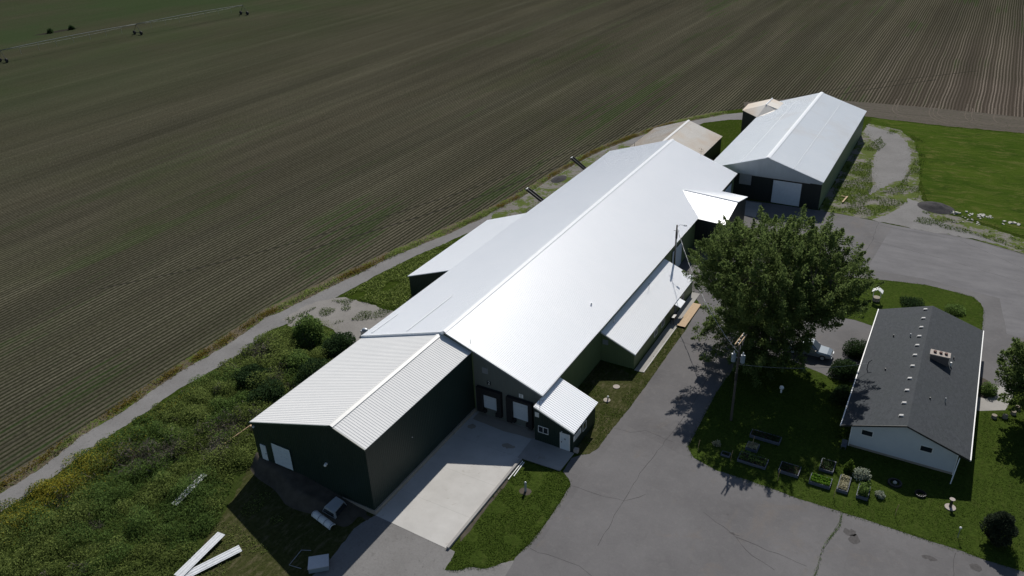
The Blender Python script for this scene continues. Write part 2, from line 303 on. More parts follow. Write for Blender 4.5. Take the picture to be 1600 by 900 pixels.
class MB:
    """collects geometry in world coordinates (or the thing's own ones with local=True)"""
    def __init__(s): s.v = []; s.f = []; s.sm = []
    def add(s, vs, fs, smooth=False):
        b = len(s.v); s.v += [tuple(p) for p in vs]; s.f += [tuple(b + i for i in f) for f in fs]; s.sm += [smooth] * len(fs); return s
    def box(s, x0, x1, y0, y1, z0, z1):
        return s.add([(x0, y0, z0), (x1, y0, z0), (x1, y1, z0), (x0, y1, z0), (x0, y0, z1), (x1, y0, z1), (x1, y1, z1), (x0, y1, z1)],
                     [(3, 2, 1, 0), (4, 5, 6, 7), (0, 1, 5, 4), (1, 2, 6, 5), (2, 3, 7, 6), (3, 0, 4, 7)])
    def obox(s, c, d, rz=0, tilt=0):
        m = Matrix.Translation(c) @ Matrix.Rotation(rz, 4, 'Z') @ Matrix.Rotation(tilt, 4, 'Y')
        x, y, z = d[0] / 2, d[1] / 2, d[2] / 2
        vs = [m @ Vector(p) for p in [(-x, -y, -z), (x, -y, -z), (x, y, -z), (-x, y, -z), (-x, -y, z), (x, -y, z), (x, y, z), (-x, y, z)]]
        return s.add(vs, [(3, 2, 1, 0), (4, 5, 6, 7), (0, 1, 5, 4), (1, 2, 6, 5), (2, 3, 7, 6), (3, 0, 4, 7)])
    def hexa(s, a, b):  # bottom 4, top 4
        return s.add(list(a) + list(b), [(3, 2, 1, 0), (4, 5, 6, 7), (0, 1, 5, 4), (1, 2, 6, 5), (2, 3, 7, 6), (3, 0, 4, 7)])
    def prism(s, poly, y0, y1, axis='y'):
        n = len(poly)
        if axis == 'y': A = [(p[0], y0, p[1]) for p in poly]; B = [(p[0], y1, p[1]) for p in poly]
        elif axis == 'x': A = [(y0, p[0], p[1]) for p in poly]; B = [(y1, p[0], p[1]) for p in poly]
        else: A = [(p[0], p[1], y0) for p in poly]; B = [(p[0], p[1], y1) for p in poly]
        return s.add(A + B, [tuple(range(n)), tuple(range(2 * n - 1, n - 1, -1))] + [(i, n + i, n + (i + 1) % n, (i + 1) % n) for i in range(n)])
    def tube(s, pts, r, n=8, r1=None, cap=True):
        pts = [Vector(p) for p in pts]; m = len(pts); rings = []
        for i, p in enumerate(pts):
            t = (pts[min(i + 1, m - 1)] - pts[max(i - 1, 0)]).normalized()
            a = t.cross(Vector((0, 0, 1)));  a = t.cross(Vector((0, 1, 0))) if a.length < 0.05 else a
            a.normalize(); b = t.cross(a); rr = r if r1 is None else r + (r1 - r) * i / max(1, m - 1)
            rings.append([p + (a * math.cos(q) + b * math.sin(q)) * rr for q in [2 * math.pi * k / n for k in range(n)]])
        vs = [v for ring in rings for v in ring]; fs = []
        for i in range(m - 1):
            for k in range(n): fs.append((i * n + k, i * n + (k + 1) % n, (i + 1) * n + (k + 1) % n, (i + 1) * n + k))
        s.add(vs, fs, True)
        if cap:
            s.add(rings[0], [tuple(range(n))]); s.add(rings[-1], [tuple(range(n - 1, -1, -1))])
        return s
    def cyl(s, c, r, z0, z1, n=16, r1=None):
        return s.tube([(c[0], c[1], z0), (c[0], c[1], z1)], r, n, r1)
    def ball(s, c, r, seg=10, ring=6, sq=(1, 1, 1)):
        vs = [(c[0], c[1], c[2] + r * sq[2])]
        for i in range(1, ring):
            t = math.pi * i / ring
            for k in range(seg):
                p = 2 * math.pi * k / seg; vs.append((c[0] + r * sq[0] * math.sin(t) * math.cos(p), c[1] + r * sq[1] * math.sin(t) * math.sin(p), c[2] + r * sq[2] * math.cos(t)))
        vs.append((c[0], c[1], c[2] - r * sq[2])); fs = [(0, 1 + k, 1 + (k + 1) % seg) for k in range(seg)]
        for i in range(ring - 2):
            for k in range(seg): a = 1 + i * seg; fs.append((a + k, a + seg + k, a + seg + (k + 1) % seg, a + (k + 1) % seg))
        L = len(vs) - 1; a = 1 + (ring - 2) * seg; fs += [(a + (k + 1) % seg, a + k, L) for k in range(seg)]
        return s.add(vs, fs, True)
    def build(s, name, mat, parent=None, local=False):
        me = bpy.data.meshes.new(name); off = Vector((0, 0, 0)); p = parent
        if not local:
            while p is not None: off += p.location; p = p.parent
        me.from_pydata([tuple(Vector(v) - off) for v in s.v], [], s.f); me.materials.append(MT[mat] if isinstance(mat, str) else mat)
        me.polygons.foreach_set("use_smooth", s.sm)
        bm = bmesh.new(); bm.from_mesh(me); bmesh.ops.recalc_face_normals(bm, faces=bm.faces); bm.to_mesh(me); bm.free()
        o = bpy.data.objects.new(name, me); C.objects.link(o)
        if parent: o.parent = parent
        return o

def ribbed(A, B, Cc, D, pitch=0.3, h=0.035, th=0.10, ribw=0.09):
    """ribbed metal sheet: ribs run A->D (down the slope), repeat along A->B"""
    A, B, Cc, D = map(Vector, (A, B, Cc, D)); n = (B - A).cross(D - A).normalized()
    if n.z < 0: n = -n
    L = (B - A).length; k = max(2, int(L / pitch)); st = [(0.0, 0.0)]
    for i in range(k):
        c = (i + 0.5) / k * L
        for q, z in ((-ribw * 0.75, 0), (-ribw * 0.4, h), (ribw * 0.4, h), (ribw * 0.75, 0)): st.append(((c + q) / L, z))
    st.append((1.0, 0.0)); m = MB(); vs = []
    for t, z in st:
        e = A.lerp(B, t); r = D.lerp(Cc, t); vs += [e + n * z, r + n * z, e - n * th, r - n * th]
    fs = []
    for i in range(len(st) - 1):
        a, b = 4 * i, 4 * i + 4
        fs += [(a, b, b + 1, a + 1), (a + 2, a + 3, b + 3, b + 2), (a, a + 2, b + 2, b), (a + 1, b + 1, b + 3, a + 3)]
    e = 4 * (len(st) - 1); fs += [(0, 1, 3, 2), (e, e + 2, e + 3, e + 1)]
    return m.add(vs, fs)
def ridge_cap(p, q, wl, wr, sl, sr, th=0.05):
    """folded flashing along a ridge p->q (along Y): arms wl/wr wide dropping with slopes sl/sr"""
    m = MB(); prof = [(-wl, -wl * sl + th), (0, th + 0.02), (wr, -wr * sr + th), (wr, -wr * sr), (0, 0), (-wl, -wl * sl)]
    A = [(p[0] + x, p[1], p[2] + z) for x, z in prof]; B = [(q[0] + x, q[1], q[2] + z) for x, z in prof]; n = 6
    return m.add(A + B, [tuple(range(n)), tuple(range(2 * n - 1, n - 1, -1))] + [(i, n + i, n + (i + 1) % n, (i + 1) % n) for i in range(n)])

def resample(pts, step, jit, seed):
    out = []; n = len(pts); r = random.Random(seed)
    for i in range(n):
        a = Vector((*pts[i], 0)); b = Vector((*pts[(i + 1) % n], 0)); d = b - a; L = d.length
        if L < 1e-4: continue
        nv = Vector((-d.y, d.x, 0)) / L; k = max(1, int(L / step))
        for j in range(k):
            p = a + d * (j / k)
            q = (mnoise.noise((p.x * 0.9 + seed, p.y * 0.9, 0)) * 0.6 + mnoise.noise((p.x * 0.25, p.y * 0.25 + seed, 3)) * 0.7 + r.uniform(-.3, .3)) * jit
            out.append((p.x + nv.x * q, p.y + nv.y * q))
    return out
def ground_poly(name, pts, z, mat, jit=0.2, step=0.4, seed=1, kind='structure', label=None):
    if jit: pts = resample(pts, step, jit, seed)
    me = bpy.data.meshes.new(name); bm = bmesh.new(); vs = [bm.verts.new((x, y, z)) for x, y in pts]; f = bm.faces.new(vs)
    f.normal_update()
    if f.normal.z < 0: f.normal_flip()
    bmesh.ops.triangulate(bm, faces=[f]); bm.to_mesh(me); bm.free()
    me.materials.append(MT[mat]); o = bpy.data.objects.new(name, me); C.objects.link(o); tag(o, label, None, None, kind); return o

def in_poly(x, y, poly):
    x = np.asarray(x); y = np.asarray(y); ins = np.zeros(x.shape, bool); n = len(poly)
    for i in range(n):
        x1, y1 = poly[i]; x2, y2 = poly[(i + 1) % n]
        c = ((y1 > y) != (y2 > y)) & (x < (x2 - x1) * (y - y1) / ((y2 - y1) or 1e-9) + x1); ins ^= c
    return ins
def sample_poly(poly, n):
    P = np.array(poly); lo = P.min(0); hi = P.max(0); xs = []; ys = []; got = 0
    while got < n:
        x = rng.uniform(lo[0], hi[0], n); y = rng.uniform(lo[1], hi[1], n); k = in_poly(x, y, poly); xs.append(x[k]); ys.append(y[k]); got += k.sum()
    return np.concatenate(xs)[:n], np.concatenate(ys)[:n]
_g = rng.random((256, 256))
def vnoise(x, y, s, o=0):
    x = np.asarray(x) / s + 37.3 + o * 17; y = np.asarray(y) / s + 11.7 + o * 29
    i = np.floor(x).astype(int); j = np.floor(y).astype(int); u = x - i; v = y - j; u = u * u * (3 - 2 * u); v = v * v * (3 - 2 * v)
    G = lambda a, b: _g[a % 256, b % 256]
    return (G(i, j) * (1 - u) + G(i + 1, j) * u) * (1 - v) + (G(i, j + 1) * (1 - u) + G(i + 1, j + 1) * u) * v

def leaves(name, cen, size, tint, mat, parent=None, aspect=0.6, up=0.0, axis=None):
    """many leaf-sized rhombic faces in one mesh; axis gives the long direction"""
    n = len(cen); cen = np.asarray(cen, float); size = np.broadcast_to(np.asarray(size, float), (n,))
    d = rng.normal(size=(n, 3)) if axis is None else np.asarray(axis, float) + rng.normal(size=(n, 3)) * 0.35
    d[:, 2] += up; d /= np.linalg.norm(d, axis=1)[:, None]
    r = rng.normal(size=(n, 3)); q = np.cross(d, r); q /= np.linalg.norm(q, axis=1)[:, None]
    L = d * size[:, None] * 0.5; W = q * size[:, None] * 0.5 * aspect; nn = np.cross(d, q) * size[:, None] * 0.12
    V = np.stack([cen - L, cen + W - nn, cen + L, cen - W - nn], 1).reshape(-1, 3)
    off = Vector((0, 0, 0)); p = parent
    while p is not None: off += p.location; p = p.parent
    V -= np.array(off)
    me = bpy.data.meshes.new(name); me.vertices.add(4 * n); me.vertices.foreach_set("co", V.ravel())
    me.loops.add(4 * n); me.loops.foreach_set("vertex_index", np.arange(4 * n)); me.polygons.add(n)
    me.polygons.foreach_set("loop_start", np.arange(n) * 4); me.polygons.foreach_set("loop_total", np.full(n, 4)); me.update(calc_edges=True)
    at = me.attributes.new("tint", 'FLOAT', 'FACE'); at.data.foreach_set("value", np.clip(np.broadcast_to(tint, (n,)), 0, 1).astype(np.float32))
    me.materials.append(MT[mat]); o = bpy.data.objects.new(name, me); C.objects.link(o)
    if parent: o.parent = parent
    return o


# ------------------------------------------------------------------ ground, field, lanes, yard
g0 = MB().add([(-2500, -600, 0), (1500, -600, 0), (1500, 3000, 0), (-2500, 3000, 0)], [(0, 1, 2, 3)]).build('ground', 'rough_grass'); tag(g0, 'rough green grass ground around the sheds', None, None, 'structure')
FIELD_EDGE = [(-81.6, 28.4), (-81.8, 32.9), (-81.9, 37.7), (-82.3, 44.0), (-82.8, 51.6), (-82.8, 60.1), (-83.3, 68.3), (-82.0, 75.2), (-80.9, 81.2), (-79.7, 86.0), (-78.7, 91.4), (-77.3, 96.7), (-75.3, 105.3), (-73.1, 114.8), (-71.6, 124.9), (-70.8, 139.0), (-70.0, 148.0), (-68.6, 156.5), (-67.1, 162.0), (-65.2, 168.0), (-61.7, 178.1), (-57.7, 185.5), (-53.5, 192.0), (-48.6, 197.1), (-41.7, 205.5), (-20.5, 202.6), (-14.0, 202.2), (-3.2, 201.3), (11.8, 202.6)]
fe = resample(FIELD_EDGE, 0.8, 0.35, 5)
cut = max(i for i, p in enumerate(fe) if abs(p[0] - 11.8) < 2.0 and p[1] > 200)
fe = fe[:cut + 1] if cut > 50 else FIELD_EDGE
ground_poly('field', [(-81.5, -400), (-81.6, 20)] + FIELD_EDGE + [(300, 205), (300, 1500), (-1800, 1500), (-1800, -400)], 0.004, 'field', 0)
ground_poly('headland', [(-48, 196.5), (-41.7, 204.5), (-20.5, 201.6), (-14.0, 201.2), (-3.2, 200.6), (11.8, 201.6), (60, 203), (60, 214), (10, 214.5), (-10, 215), (-25, 214), (-40, 211), (-50, 203)], 0.008, 'headland', 0.5, 0.8, 3)
VERGE_O = [(-79.9, 20), (-79.9, 27.4), (-79.9, 32.1), (-80.9, 37.8), (-80.7, 43.4), (-81.3, 51.5), (-80.8, 59.5), (-81.4, 67.4), (-80.6, 69.6), (-80.0, 73.5), (-79.1, 79.1), (-78.1, 84.0), (-77.4, 89.7), (-76.0, 94.8), (-73.6, 102.8), (-71.6, 112.3), (-71.6, 115.9), (-70.2, 122.4), (-69.5, 136.3), (-68.8, 145.4), (-67.3, 153.7), (-65.9, 159.1), (-64.1, 165.3), (-60.6, 175.3), (-56.7, 182.5), (-50.5, 191.5)]
ground_poly('verge', VERGE_O + [(x - 0.2, y + .6) for x, y in reversed(FIELD_EDGE[:23])] + [(-81.4, 20)], 0.012, 'gravel_verge', 0.25, 0.5, 4)
WEEDS = [(-77.0, 5), (-77.1, 25.8), (-77.5, 35.2), (-77.7, 44.1), (-77.5, 54.2), (-78.0, 64.8), (-75.5, 66.6), (-70.5, 67.8), (-66, 66.0), (-62.5, 64.0), (-58.5, 62.0), (-58.3, 43.6), (-59.5, 42.5), (-57.5, 39.3), (-55.4, 33.6), (-53.0, 27.5), (-50.0, 15), (-52, 5)]
ground_poly('weedy_ground', WEEDS, 0.008, 'weed_soil', 0.4, 0.6, 6)
ground_poly('dirt_yard', [(-50, 15), (-53.0, 28.0), (-55.4, 33.6), (-57.5, 39.0), (-59.5, 42.8), (-58.3, 45), (-42.6, 45), (-42.6, 15)], 0.012, 'dry_grass', 0.4, 0.6, 8)
TRACK = [(-79.9, 5), (-79.9, 27.4), (-79.9, 32.1), (-80.9, 37.8), (-80.7, 43.4), (-81.3, 51.5), (-80.8, 59.5), (-81.4, 67.4), (-80.6, 69.6), (-80.0, 73.5), (-79.1, 79.1), (-78.1, 84.0), (-77.4, 89.7), (-76.0, 94.8), (-73.6, 102.8), (-71.6, 112.3), (-71.6, 115.9), (-70.2, 122.4), (-69.5, 136.3), (-68.8, 145.4), (-67.3, 153.7), (-65.9, 159.1), (-64.1, 165.3), (-60.6, 175.3), (-56.7, 182.5), (-50.5, 191.5), (-47.7, 193.8), (-43.0, 193), (-43, 186), (-46.2, 188.0), (-49.1, 186.8), (-53.6, 182.1), (-55.0, 177.1), (-58.1, 168.4), (-60.5, 161), (-62.5, 152), (-64.2, 148.1), (-65.0, 142.0), (-66.4, 133.0), (-67.7, 122.1), (-68.4, 113.8), (-69.7, 110.0), (-70.8, 104.6), (-71.8, 100.1), (-73.6, 93.3), (-75.0, 86.5), (-75.6, 81.0), (-76.1, 77.1), (-76.6, 73.4), (-77.2, 68.0), (-78.3, 64.8), (-77.5, 59.7), (-77.7, 54.2), (-78.3, 49.3), (-77.9, 44.1), (-78.0, 39.3), (-77.7, 35.2), (-77.0, 29.3), (-77.2, 25.8), (-77, 5)]
ground_poly('gravel_lane', TRACK, 0.016, 'gravel', 0.22, 0.4, 9)
ground_poly('lane_weeds', [(-71.4, 114.5), (-70.0, 123), (-69.3, 136), (-68.6, 145), (-67, 153), (-65.4, 160), (-62.5, 161), (-63.5, 149), (-64.4, 141), (-64, 130), (-63, 118), (-66, 107), (-69.2, 108)], 0.020, 'gravel_mix', 0.3, 0.5, 31)
ground_poly('gravel_patch', [(-78.9, 67.8), (-78.7, 71.6), (-77.7, 74.6), (-75.0, 77.2), (-70.8, 77.3), (-67.6, 77.0), (-64.6, 76.9), (-58.4, 75.0), (-58.4, 65.0), (-62.5, 64.5), (-66.4, 66.4), (-70.4, 69.1), (-74.7, 69.9), (-76.1, 66.8)], 0.020, 'gravel_pale', 0.4, 0.4, 10)
ASPH = [(-27.3, 20), (-27.3, 40.5), (-27.6, 45.1), (-27.2, 49.3), (-27.2, 53.5), (-27.4, 56.3), (-28.0, 57.0), (-29.0, 57.7), (-29.1, 60.0), (-28.4, 61.0), (-27.7, 61.5), (-27.3, 62.9), (-27.2, 66.6), (-27.0, 70.4), (-26.9, 78.3), (-26.9, 84.5), (-26.8, 90.7), (-27.3, 98.0), (-29.5, 101.3), (-34.0, 101.6), (-34.0, 139.0), (-18.9, 139.6), (-14.7, 139.4), (-10.5, 138.9), (-6.7, 138.3), (-3.4, 138.1), (0.4, 138.4), (5.1, 137.6), (8.8, 136.4), (12.3, 135.0), (26, 131), (70, 120), (70, 20)]
ground_poly('asphalt_yard', ASPH, 0.024, 'asphalt', 0.10, 0.4, 11)
ground_poly('asphalt_patch', [(-6.9, 138.0), (-7.6, 128), (-8.2, 119.5), (0, 119.8), (9.5, 118), (10.6, 108), (26, 106), (26, 130.5), (12.3, 134.6), (5, 137.2), (-3, 137.9)], 0.027, 'asphalt_pale', 0.06, 0.5, 61)
ground_poly('gravel_drive', [(-42.6, 43.6), (-34.0, 43.1), (-33.0, 43.2), (-30.8, 42.6), (-29.0, 43.4), (-27.4, 45.2), (-27.2, 40.5), (-27.2, 20), (-43.5, 20), (-43.0, 33.1), (-42.9, 36.9), (-43.4, 41.0)], 0.020, 'gravel', 0.15, 0.4, 12)
ground_poly('lawn', [(-18.6, 84.0), (-18.9, 79.9), (-18.9, 73.5), (-18.7, 69.7), (-18.7, 67.5), (-17.6, 66.0), (-14.8, 65.2), (-12.7, 65.2), (-9.0, 65.1), (-6.6, 64.9), (-4.4, 64.9), (-2.2, 64.9), (0.7, 64.9), (4.1, 64.8), (6.8, 64.8), (8.0, 64.8), (9.9, 64.6), (12.8, 64.7), (40, 64), (40, 97), (14.5, 96.8), (12.0, 95.4), (11.5, 94.5), (11.4, 92.3), (10.8, 89.8), (8.3, 88.4), (0, 88.0), (-7.6, 87.7), (-9.5, 88.3), (-12.8, 89.4), (-15.5, 89.1), (-17.7, 87.6)], 0.034, 'lawn', 0.10, 0.35, 13)
ground_poly('lawn', [(-16.7, 113.2), (-10.7, 115.6), (-7.3, 116.4), (-3.5, 117.3), (0.4, 117.9), (3.7, 117.4), (6.2, 116.9), (7.3, 115.4), (7.7, 113.4), (7.8, 104.9), (2.2, 100.4), (-5.0, 102.5), (-7.4, 103.1), (-10.2, 102.7), (-14.3, 102.0), (-17.1, 106.4)], 0.034, 'lawn', 0.10, 0.35, 14)
ISLAND = [(-33.65, 57.3), (-29.3, 57.4), (-27.9, 56.8), (-27.4, 56.2), (-27.3, 53.6), (-27.3, 49.5), (-27.3, 47.4), (-27.9, 45.3), (-28.8, 43.5), (-29.6, 42.7), (-30.8, 42.3), (-31.6, 41.4), (-32.6, 40.9), (-33.0, 43.2), (-33.65, 44.0)]
ground_poly('lawn', ISLAND, 0.030, 'lawn', 0.13, 0.35, 15)
EASTLAWN = [(-29.3, 61.1), (-28.4, 61.0), (-27.7, 61.5), (-27.3, 62.9), (-27.2, 66.6), (-27.0, 70.4), (-26.9, 78.3), (-26.9, 84.5), (-26.9, 90.5), (-28.3, 91.0), (-28.3, 78.4), (-29.5, 77.5), (-34.0, 78.8), (-34.0, 66.8), (-29.4, 66.8)]
ground_poly('grass_strip', EASTLAWN, 0.030, 'dry_grass', 0.10, 0.35, 16)
ground_poly('weedy_gravel', [(-19.2, 196.0), (-15.9, 196.4), (-11.4, 193.1), (-7.4, 185.0), (-5.7, 172.6), (-5.1, 161.1), (-3.8, 152.2), (0.8, 146.9), (5.7, 144.7), (12.3, 141.0), (20, 138), (20, 132), (12.3, 135.2), (5.1, 138.0), (-3.4, 138.4), (-10.5, 139.2), (-19.2, 139.8)], 0.020, 'gravel_mix', 0.5, 0.5, 17)
ground_poly('gravel_loop', [(-19.3, 194.8), (-16.9, 193.4), (-12.3, 190.7), (-9.5, 184.6), (-8.2, 177.9), (-7.7, 170.0), (-7.9, 161.7), (-10.2, 157.7), (-11.3, 154.3), (-12.2, 150.7), (-12.9, 151.8), (-12.2, 156.8), (-13.8, 164.1), (-14.6, 171.6), (-15.1, 180.8), (-19.3, 189.7)], 0.026, 'gravel', 0.6, 0.5, 18)
ground_poly('gravel_loop', [(-10, 139.0), (-7, 146), (-6.0, 152.0), (-3.5, 150.0), (-1.5, 144.0), (4.5, 140.5), (10, 137), (5.1, 138.0), (-3.4, 138.4)], 0.0285, 'gravel', 0.6, 0.5, 19)
ground_poly('far_lawn', [(-5.0, 163), (-6.5, 175), (-8.5, 186), (-12, 193.5), (-19, 196.5), (-19, 201), (-3.2, 199.8), (11.8, 200.8), (70, 201), (70, 125), (20, 139.5), (10, 143.5), (5, 146), (1, 148), (-3, 152.5)], 0.032, 'far_lawn', 0.5, 0.6, 20)
ground_poly('concrete_slab', [(-42.6, 43.4), (-34.0, 43.1), (-33.95, 60.8), (-34.1, 62.4), (-42.7, 62.4)], 0.040, 'concrete', 0)
ground_poly('dock_apron', [(-42.2, 62.35), (-34.2, 62.35), (-34.25, 60.9), (-38, 60.6), (-42.2, 60.9)], 0.045, 'concrete_wall', 0.10, 0.4, 81)
for i, (x, y, rx, ry) in enumerate([(-36.2, 58.6, .7, .25), (-41.6, 59.6, .5, .5)]):
    ground_poly('slab_stain', [(x + rx * math.cos(a), y + ry * math.sin(a)) for a in [k * .6 for k in range(11)]], 0.0455, 'concrete_wall', 0.4, 0.15, 90 + i)
hs = MB().prism([(-34.3, 57.45), (-29.3, 57.6), (-29.2, 60.8), (-34.4, 61.0)], 0.0, 0.09, 'z').build('entry_slab', 'concrete_old'); tag(hs, None, None, None, 'structure')
ws = MB().box(-29.4, -28.25, 78.5, 101, 0, 0.07).build('walkway', 'concrete_old'); tag(ws, None, None, None, 'structure')
ws = MB().box(-28.25, -28.1, 78.5, 90.6, 0, 0.12).build('walkway_kerb', 'concrete'); tag(ws, None, None, None, 'structure')
ground_poly('patio', [(8.2, 94.5), (10.0, 94.7), (11.5, 94.5), (11.4, 92.3), (10.8, 89.8), (8.2, 88.3), (6.6, 88.3), (6.6, 94.5)], 0.044, 'concrete_old', 0.02, 0.6, 21)
ground_poly('concrete_apron', [(-31.9, 138.6), (-28.9, 138.6), (-28.3, 131.8), (-30.3, 132.1)], 0.036, 'concrete_old', 0.04)
ground_poly('dirt_bed', [(7.0, 96.5), (8.9, 95.3), (9.6, 93.2), (8.9, 91.3), (7.0, 91.0)], 0.05, 'dirt', 0.1)
ground_poly('dirt_patch', [(-31.06 + .62 * math.cos(a), 53.2 + .55 * math.sin(a)) for a in [k * .5 for k in range(13)]], 0.036, 'dirt', 0.12, 0.25, 22)
ground_poly('dirt_patch', [(-33.64, 45), (-33.25, 44.4), (-33.2, 46), (-33.4, 50), (-33.3, 52), (-33.45, 56), (-33.64, 56)], 0.0345, 'dirt', 0.12, 0.25, 23)
ground_poly('rut', [(-337, 192), (-333.5, 196), (-332, 209), (-334, 212), (-337, 205)], 0.012, 'wheel_rut', 0.8, 0.8, 24)
def ribbon(name, pts, wd, z, mat, jit=0.0, seed=0):
    P = []; r = random.Random(seed)
    for i in range(len(pts) - 1):
        a, b = Vector(pts[i]), Vector(pts[i + 1]); n = max(1, int((b - a).length / 0.8))
        for k in range(n): P.append(a.lerp(b, k / n))
    P.append(Vector(pts[-1])); Q = []
    for i, p in enumerate(P):
        t = (P[min(i + 1, len(P) - 1)] - P[max(i - 1, 0)]).normalized(); nv = Vector((-t.y, t.x)); o = nv * (r.uniform(-1, 1) * jit); wq = wd * r.uniform(0.4, 1.1) if jit else wd
        Q += [(*(p + o + nv * wq / 2), z), (*(p + o - nv * wq / 2), z)]
    o = MB().add(Q, [(2 * i, 2 * i + 1, 2 * i + 3, 2 * i + 2) for i in range(len(P) - 1)]).build(name, mat); return tag(o, None, None, None, 'structure')
for i, c in enumerate([[(7.4, 64.3), (7.4, 62.5), (7.6, 60)], [(-27.5, 56.2), (-24.6, 56.2), (-21.6, 56.6), (-20, 58.5)], [(-27.0, 46.7), (-24.3, 46.9), (-22.0, 47.0), (-20.5, 46.5), (-18, 44)], [(-21.6, 50.0), (-21.7, 61.1), (-21.2, 67.2), (-20.6, 74), (-21, 84)], [(-14.2, 58.8), (-10.5, 57.0), (-8.6, 55.4), (-6.4, 54.8)], [(-10.5, 57.0), (-7.5, 56.8), (-4.0, 56.5)], [(-8.8, 137.3), (3.3, 136.4), (12.4, 129.6)], [(-27.3, 66.8), (-25.2, 66.9), (-23.8, 68.1), (-20.5, 67.5)], [(-26.7, 87.6), (-23.2, 87.1), (-20.2, 87.5)], [(-10, 118), (-9, 130), (-9.2, 139)], [(-8.8, 130.3), (2, 128), (14, 124)], [(-2.4, 64.4), (-2.7, 61.3), (-3.1, 58.4), (-3.2, 54)]]):
    ribbon('crack', c, 0.05, 0.0285, 'crack', 0.10, i)
MT['stain'] = paint('old_oil_stain', (0.082, 0.078, 0.077), 0.95, 0.1, 0, 0.45, 4)
for i, (x, y, rx, ry) in enumerate([(-1.3, 62.6, .55, .35), (-0.9, 61.9, .35, .5), (-10.8, 57.3, .5, .25), (5.5, 62.6, .6, .2), (9.0, 63.2, .5, .22), (-22.5, 75.5, .3, .7)]):
    ground_poly('stain', [(x + rx * math.cos(a), y + ry * math.sin(a)) for a in [k * .6 for k in range(11)]], 0.0292, 'stain', 0.5, 0.15, 70 + i)
ribbon('wheel_track', [(-112, 62), (-104, 73), (-98, 84), (-88.5, 104), (-82.0, 121), (-73.5, 150), (-66, 172), (-55, 190), (-44, 206), (-30, 226), (-15, 243), (0, 258)], 0.36, 0.010, 'wheel_rut', 0.05, 40)
ribbon('wheel_track', [(-92, 86), (-82.5, 107), (-77, 122), (-70, 146)], 0.45, 0.010, 'wheel_rut', 0.05, 41)
ribbon('wheel_track', [(-36, 211), (-22, 229), (-9, 244)], 0.45, 0.010, 'wheel_rut', 0.05, 42)
MT['turn'] = paint('pale_turning_track', (0.12, 0.103, 0.085), 1.0, 0.0, 0, 0.3, 2)
for i, (cx, r) in enumerate([(-12.5, 2.6), (-11.5, 4.4), (-3.0, 3.0), (-2.4, 4.6), (-1.8, 6.0), (4.5, 3.4), (5.0, 5.2), (9.5, 3.8)]):
    ribbon('turn_track', [(cx - r, 222 - (i % 3) * 2)] + [(cx - r * math.cos(a), 211.5 - r * 1.5 * math.sin(a)) for a in [k * math.pi / 10 for k in range(11)]][:7 + i % 4], 0.3, 0.0115, 'turn', 0.06, 50 + i)

# earth bank that lifts the ground to the doors at the south end of the near wing
def bank():
    m = MB(); nx, ny = 60, 22; vs = []
    for j in range(ny + 1):
        for i in range(nx + 1):
            x = -59.2 + i * 16.3 / nx; e = 41.1 + 2.6 * max(0, (-52 - x) / 8.5) + 0.5 * math.sin(x * 0.9) * 0.4; y = e - 1.0 + (44.0 - e + 1.0) * j / ny
            h = 1.25 * min(1, max(0, (-43.6 - x) / 8)) ; t = min(1, max(0, (y - e + 0.8) / 1.6)); t = t * t * (3 - 2 * t)
            z = h * t + 0.10 * t * (mnoise.noise((x * 0.9, y * 0.9, 1.3))) - 0.03
            vs.append((x, y, z))
    m.add(vs, [(j * (nx + 1) + i, j * (nx + 1) + i + 1, (j + 1) * (nx + 1) + i + 1, (j + 1) * (nx + 1) + i) for j in range(ny) for i in range(nx)], True)
    return tag(m.build('earth_bank', 'dirt'), None, None, None, 'structure')
bank()

# ------------------------------------------------------------------ the sheds
def sec_door(m_frame, parent, x0, x1, z0, z1, y, mat='door_panel', panels=4, frame='trim_green', fw=0.12):
    """sectional door on a wall facing -y; returns the door part"""
    d = MB()
    for i in range(panels):
        a = z0 + (z1 - z0) * i / panels; b = z0 + (z1 - z0) * (i + 1) / panels; d.box(x0, x1, y - 0.07, y, a + 0.012, b - 0.012)
    d.box(x0 + .01, x1 - .01, y - 0.05, y, z0, z1)
    o = d.build('dock_door', mat, parent)
    f = MB().box(x0 - fw, x0, y - 0.10, y, z0, z1 + fw).box(x1, x1 + fw, y - 0.10, y, z0, z1 + fw).box(x0, x1, y - 0.10, y, z1, z1 + fw)
    f.build('door_frame', frame, o); return o
def sec_door_x(parent, y0, y1, z0, z1, x, mat='door_panel', frame='trim_green', fw=0.12):
    d = MB(); n = 4
    for i in range(n):
        a = z0 + (z1 - z0) * i / n; b = z0 + (z1 - z0) * (i + 1) / n; d.box(x, x + .07, y0, y1, a + .012, b - .012)
    d.box(x, x + .05, y0 + .01, y1 - .01, z0, z1); o = d.build('dock_door', mat, parent)
    MB().box(x, x + .1, y0 - fw, y0, z0, z1 + fw).box(x, x + .1, y1, y1 + fw, z0, z1 + fw).box(x, x + .1, y0, y1, z1, z1 + fw).build('door_frame', frame, o); return o

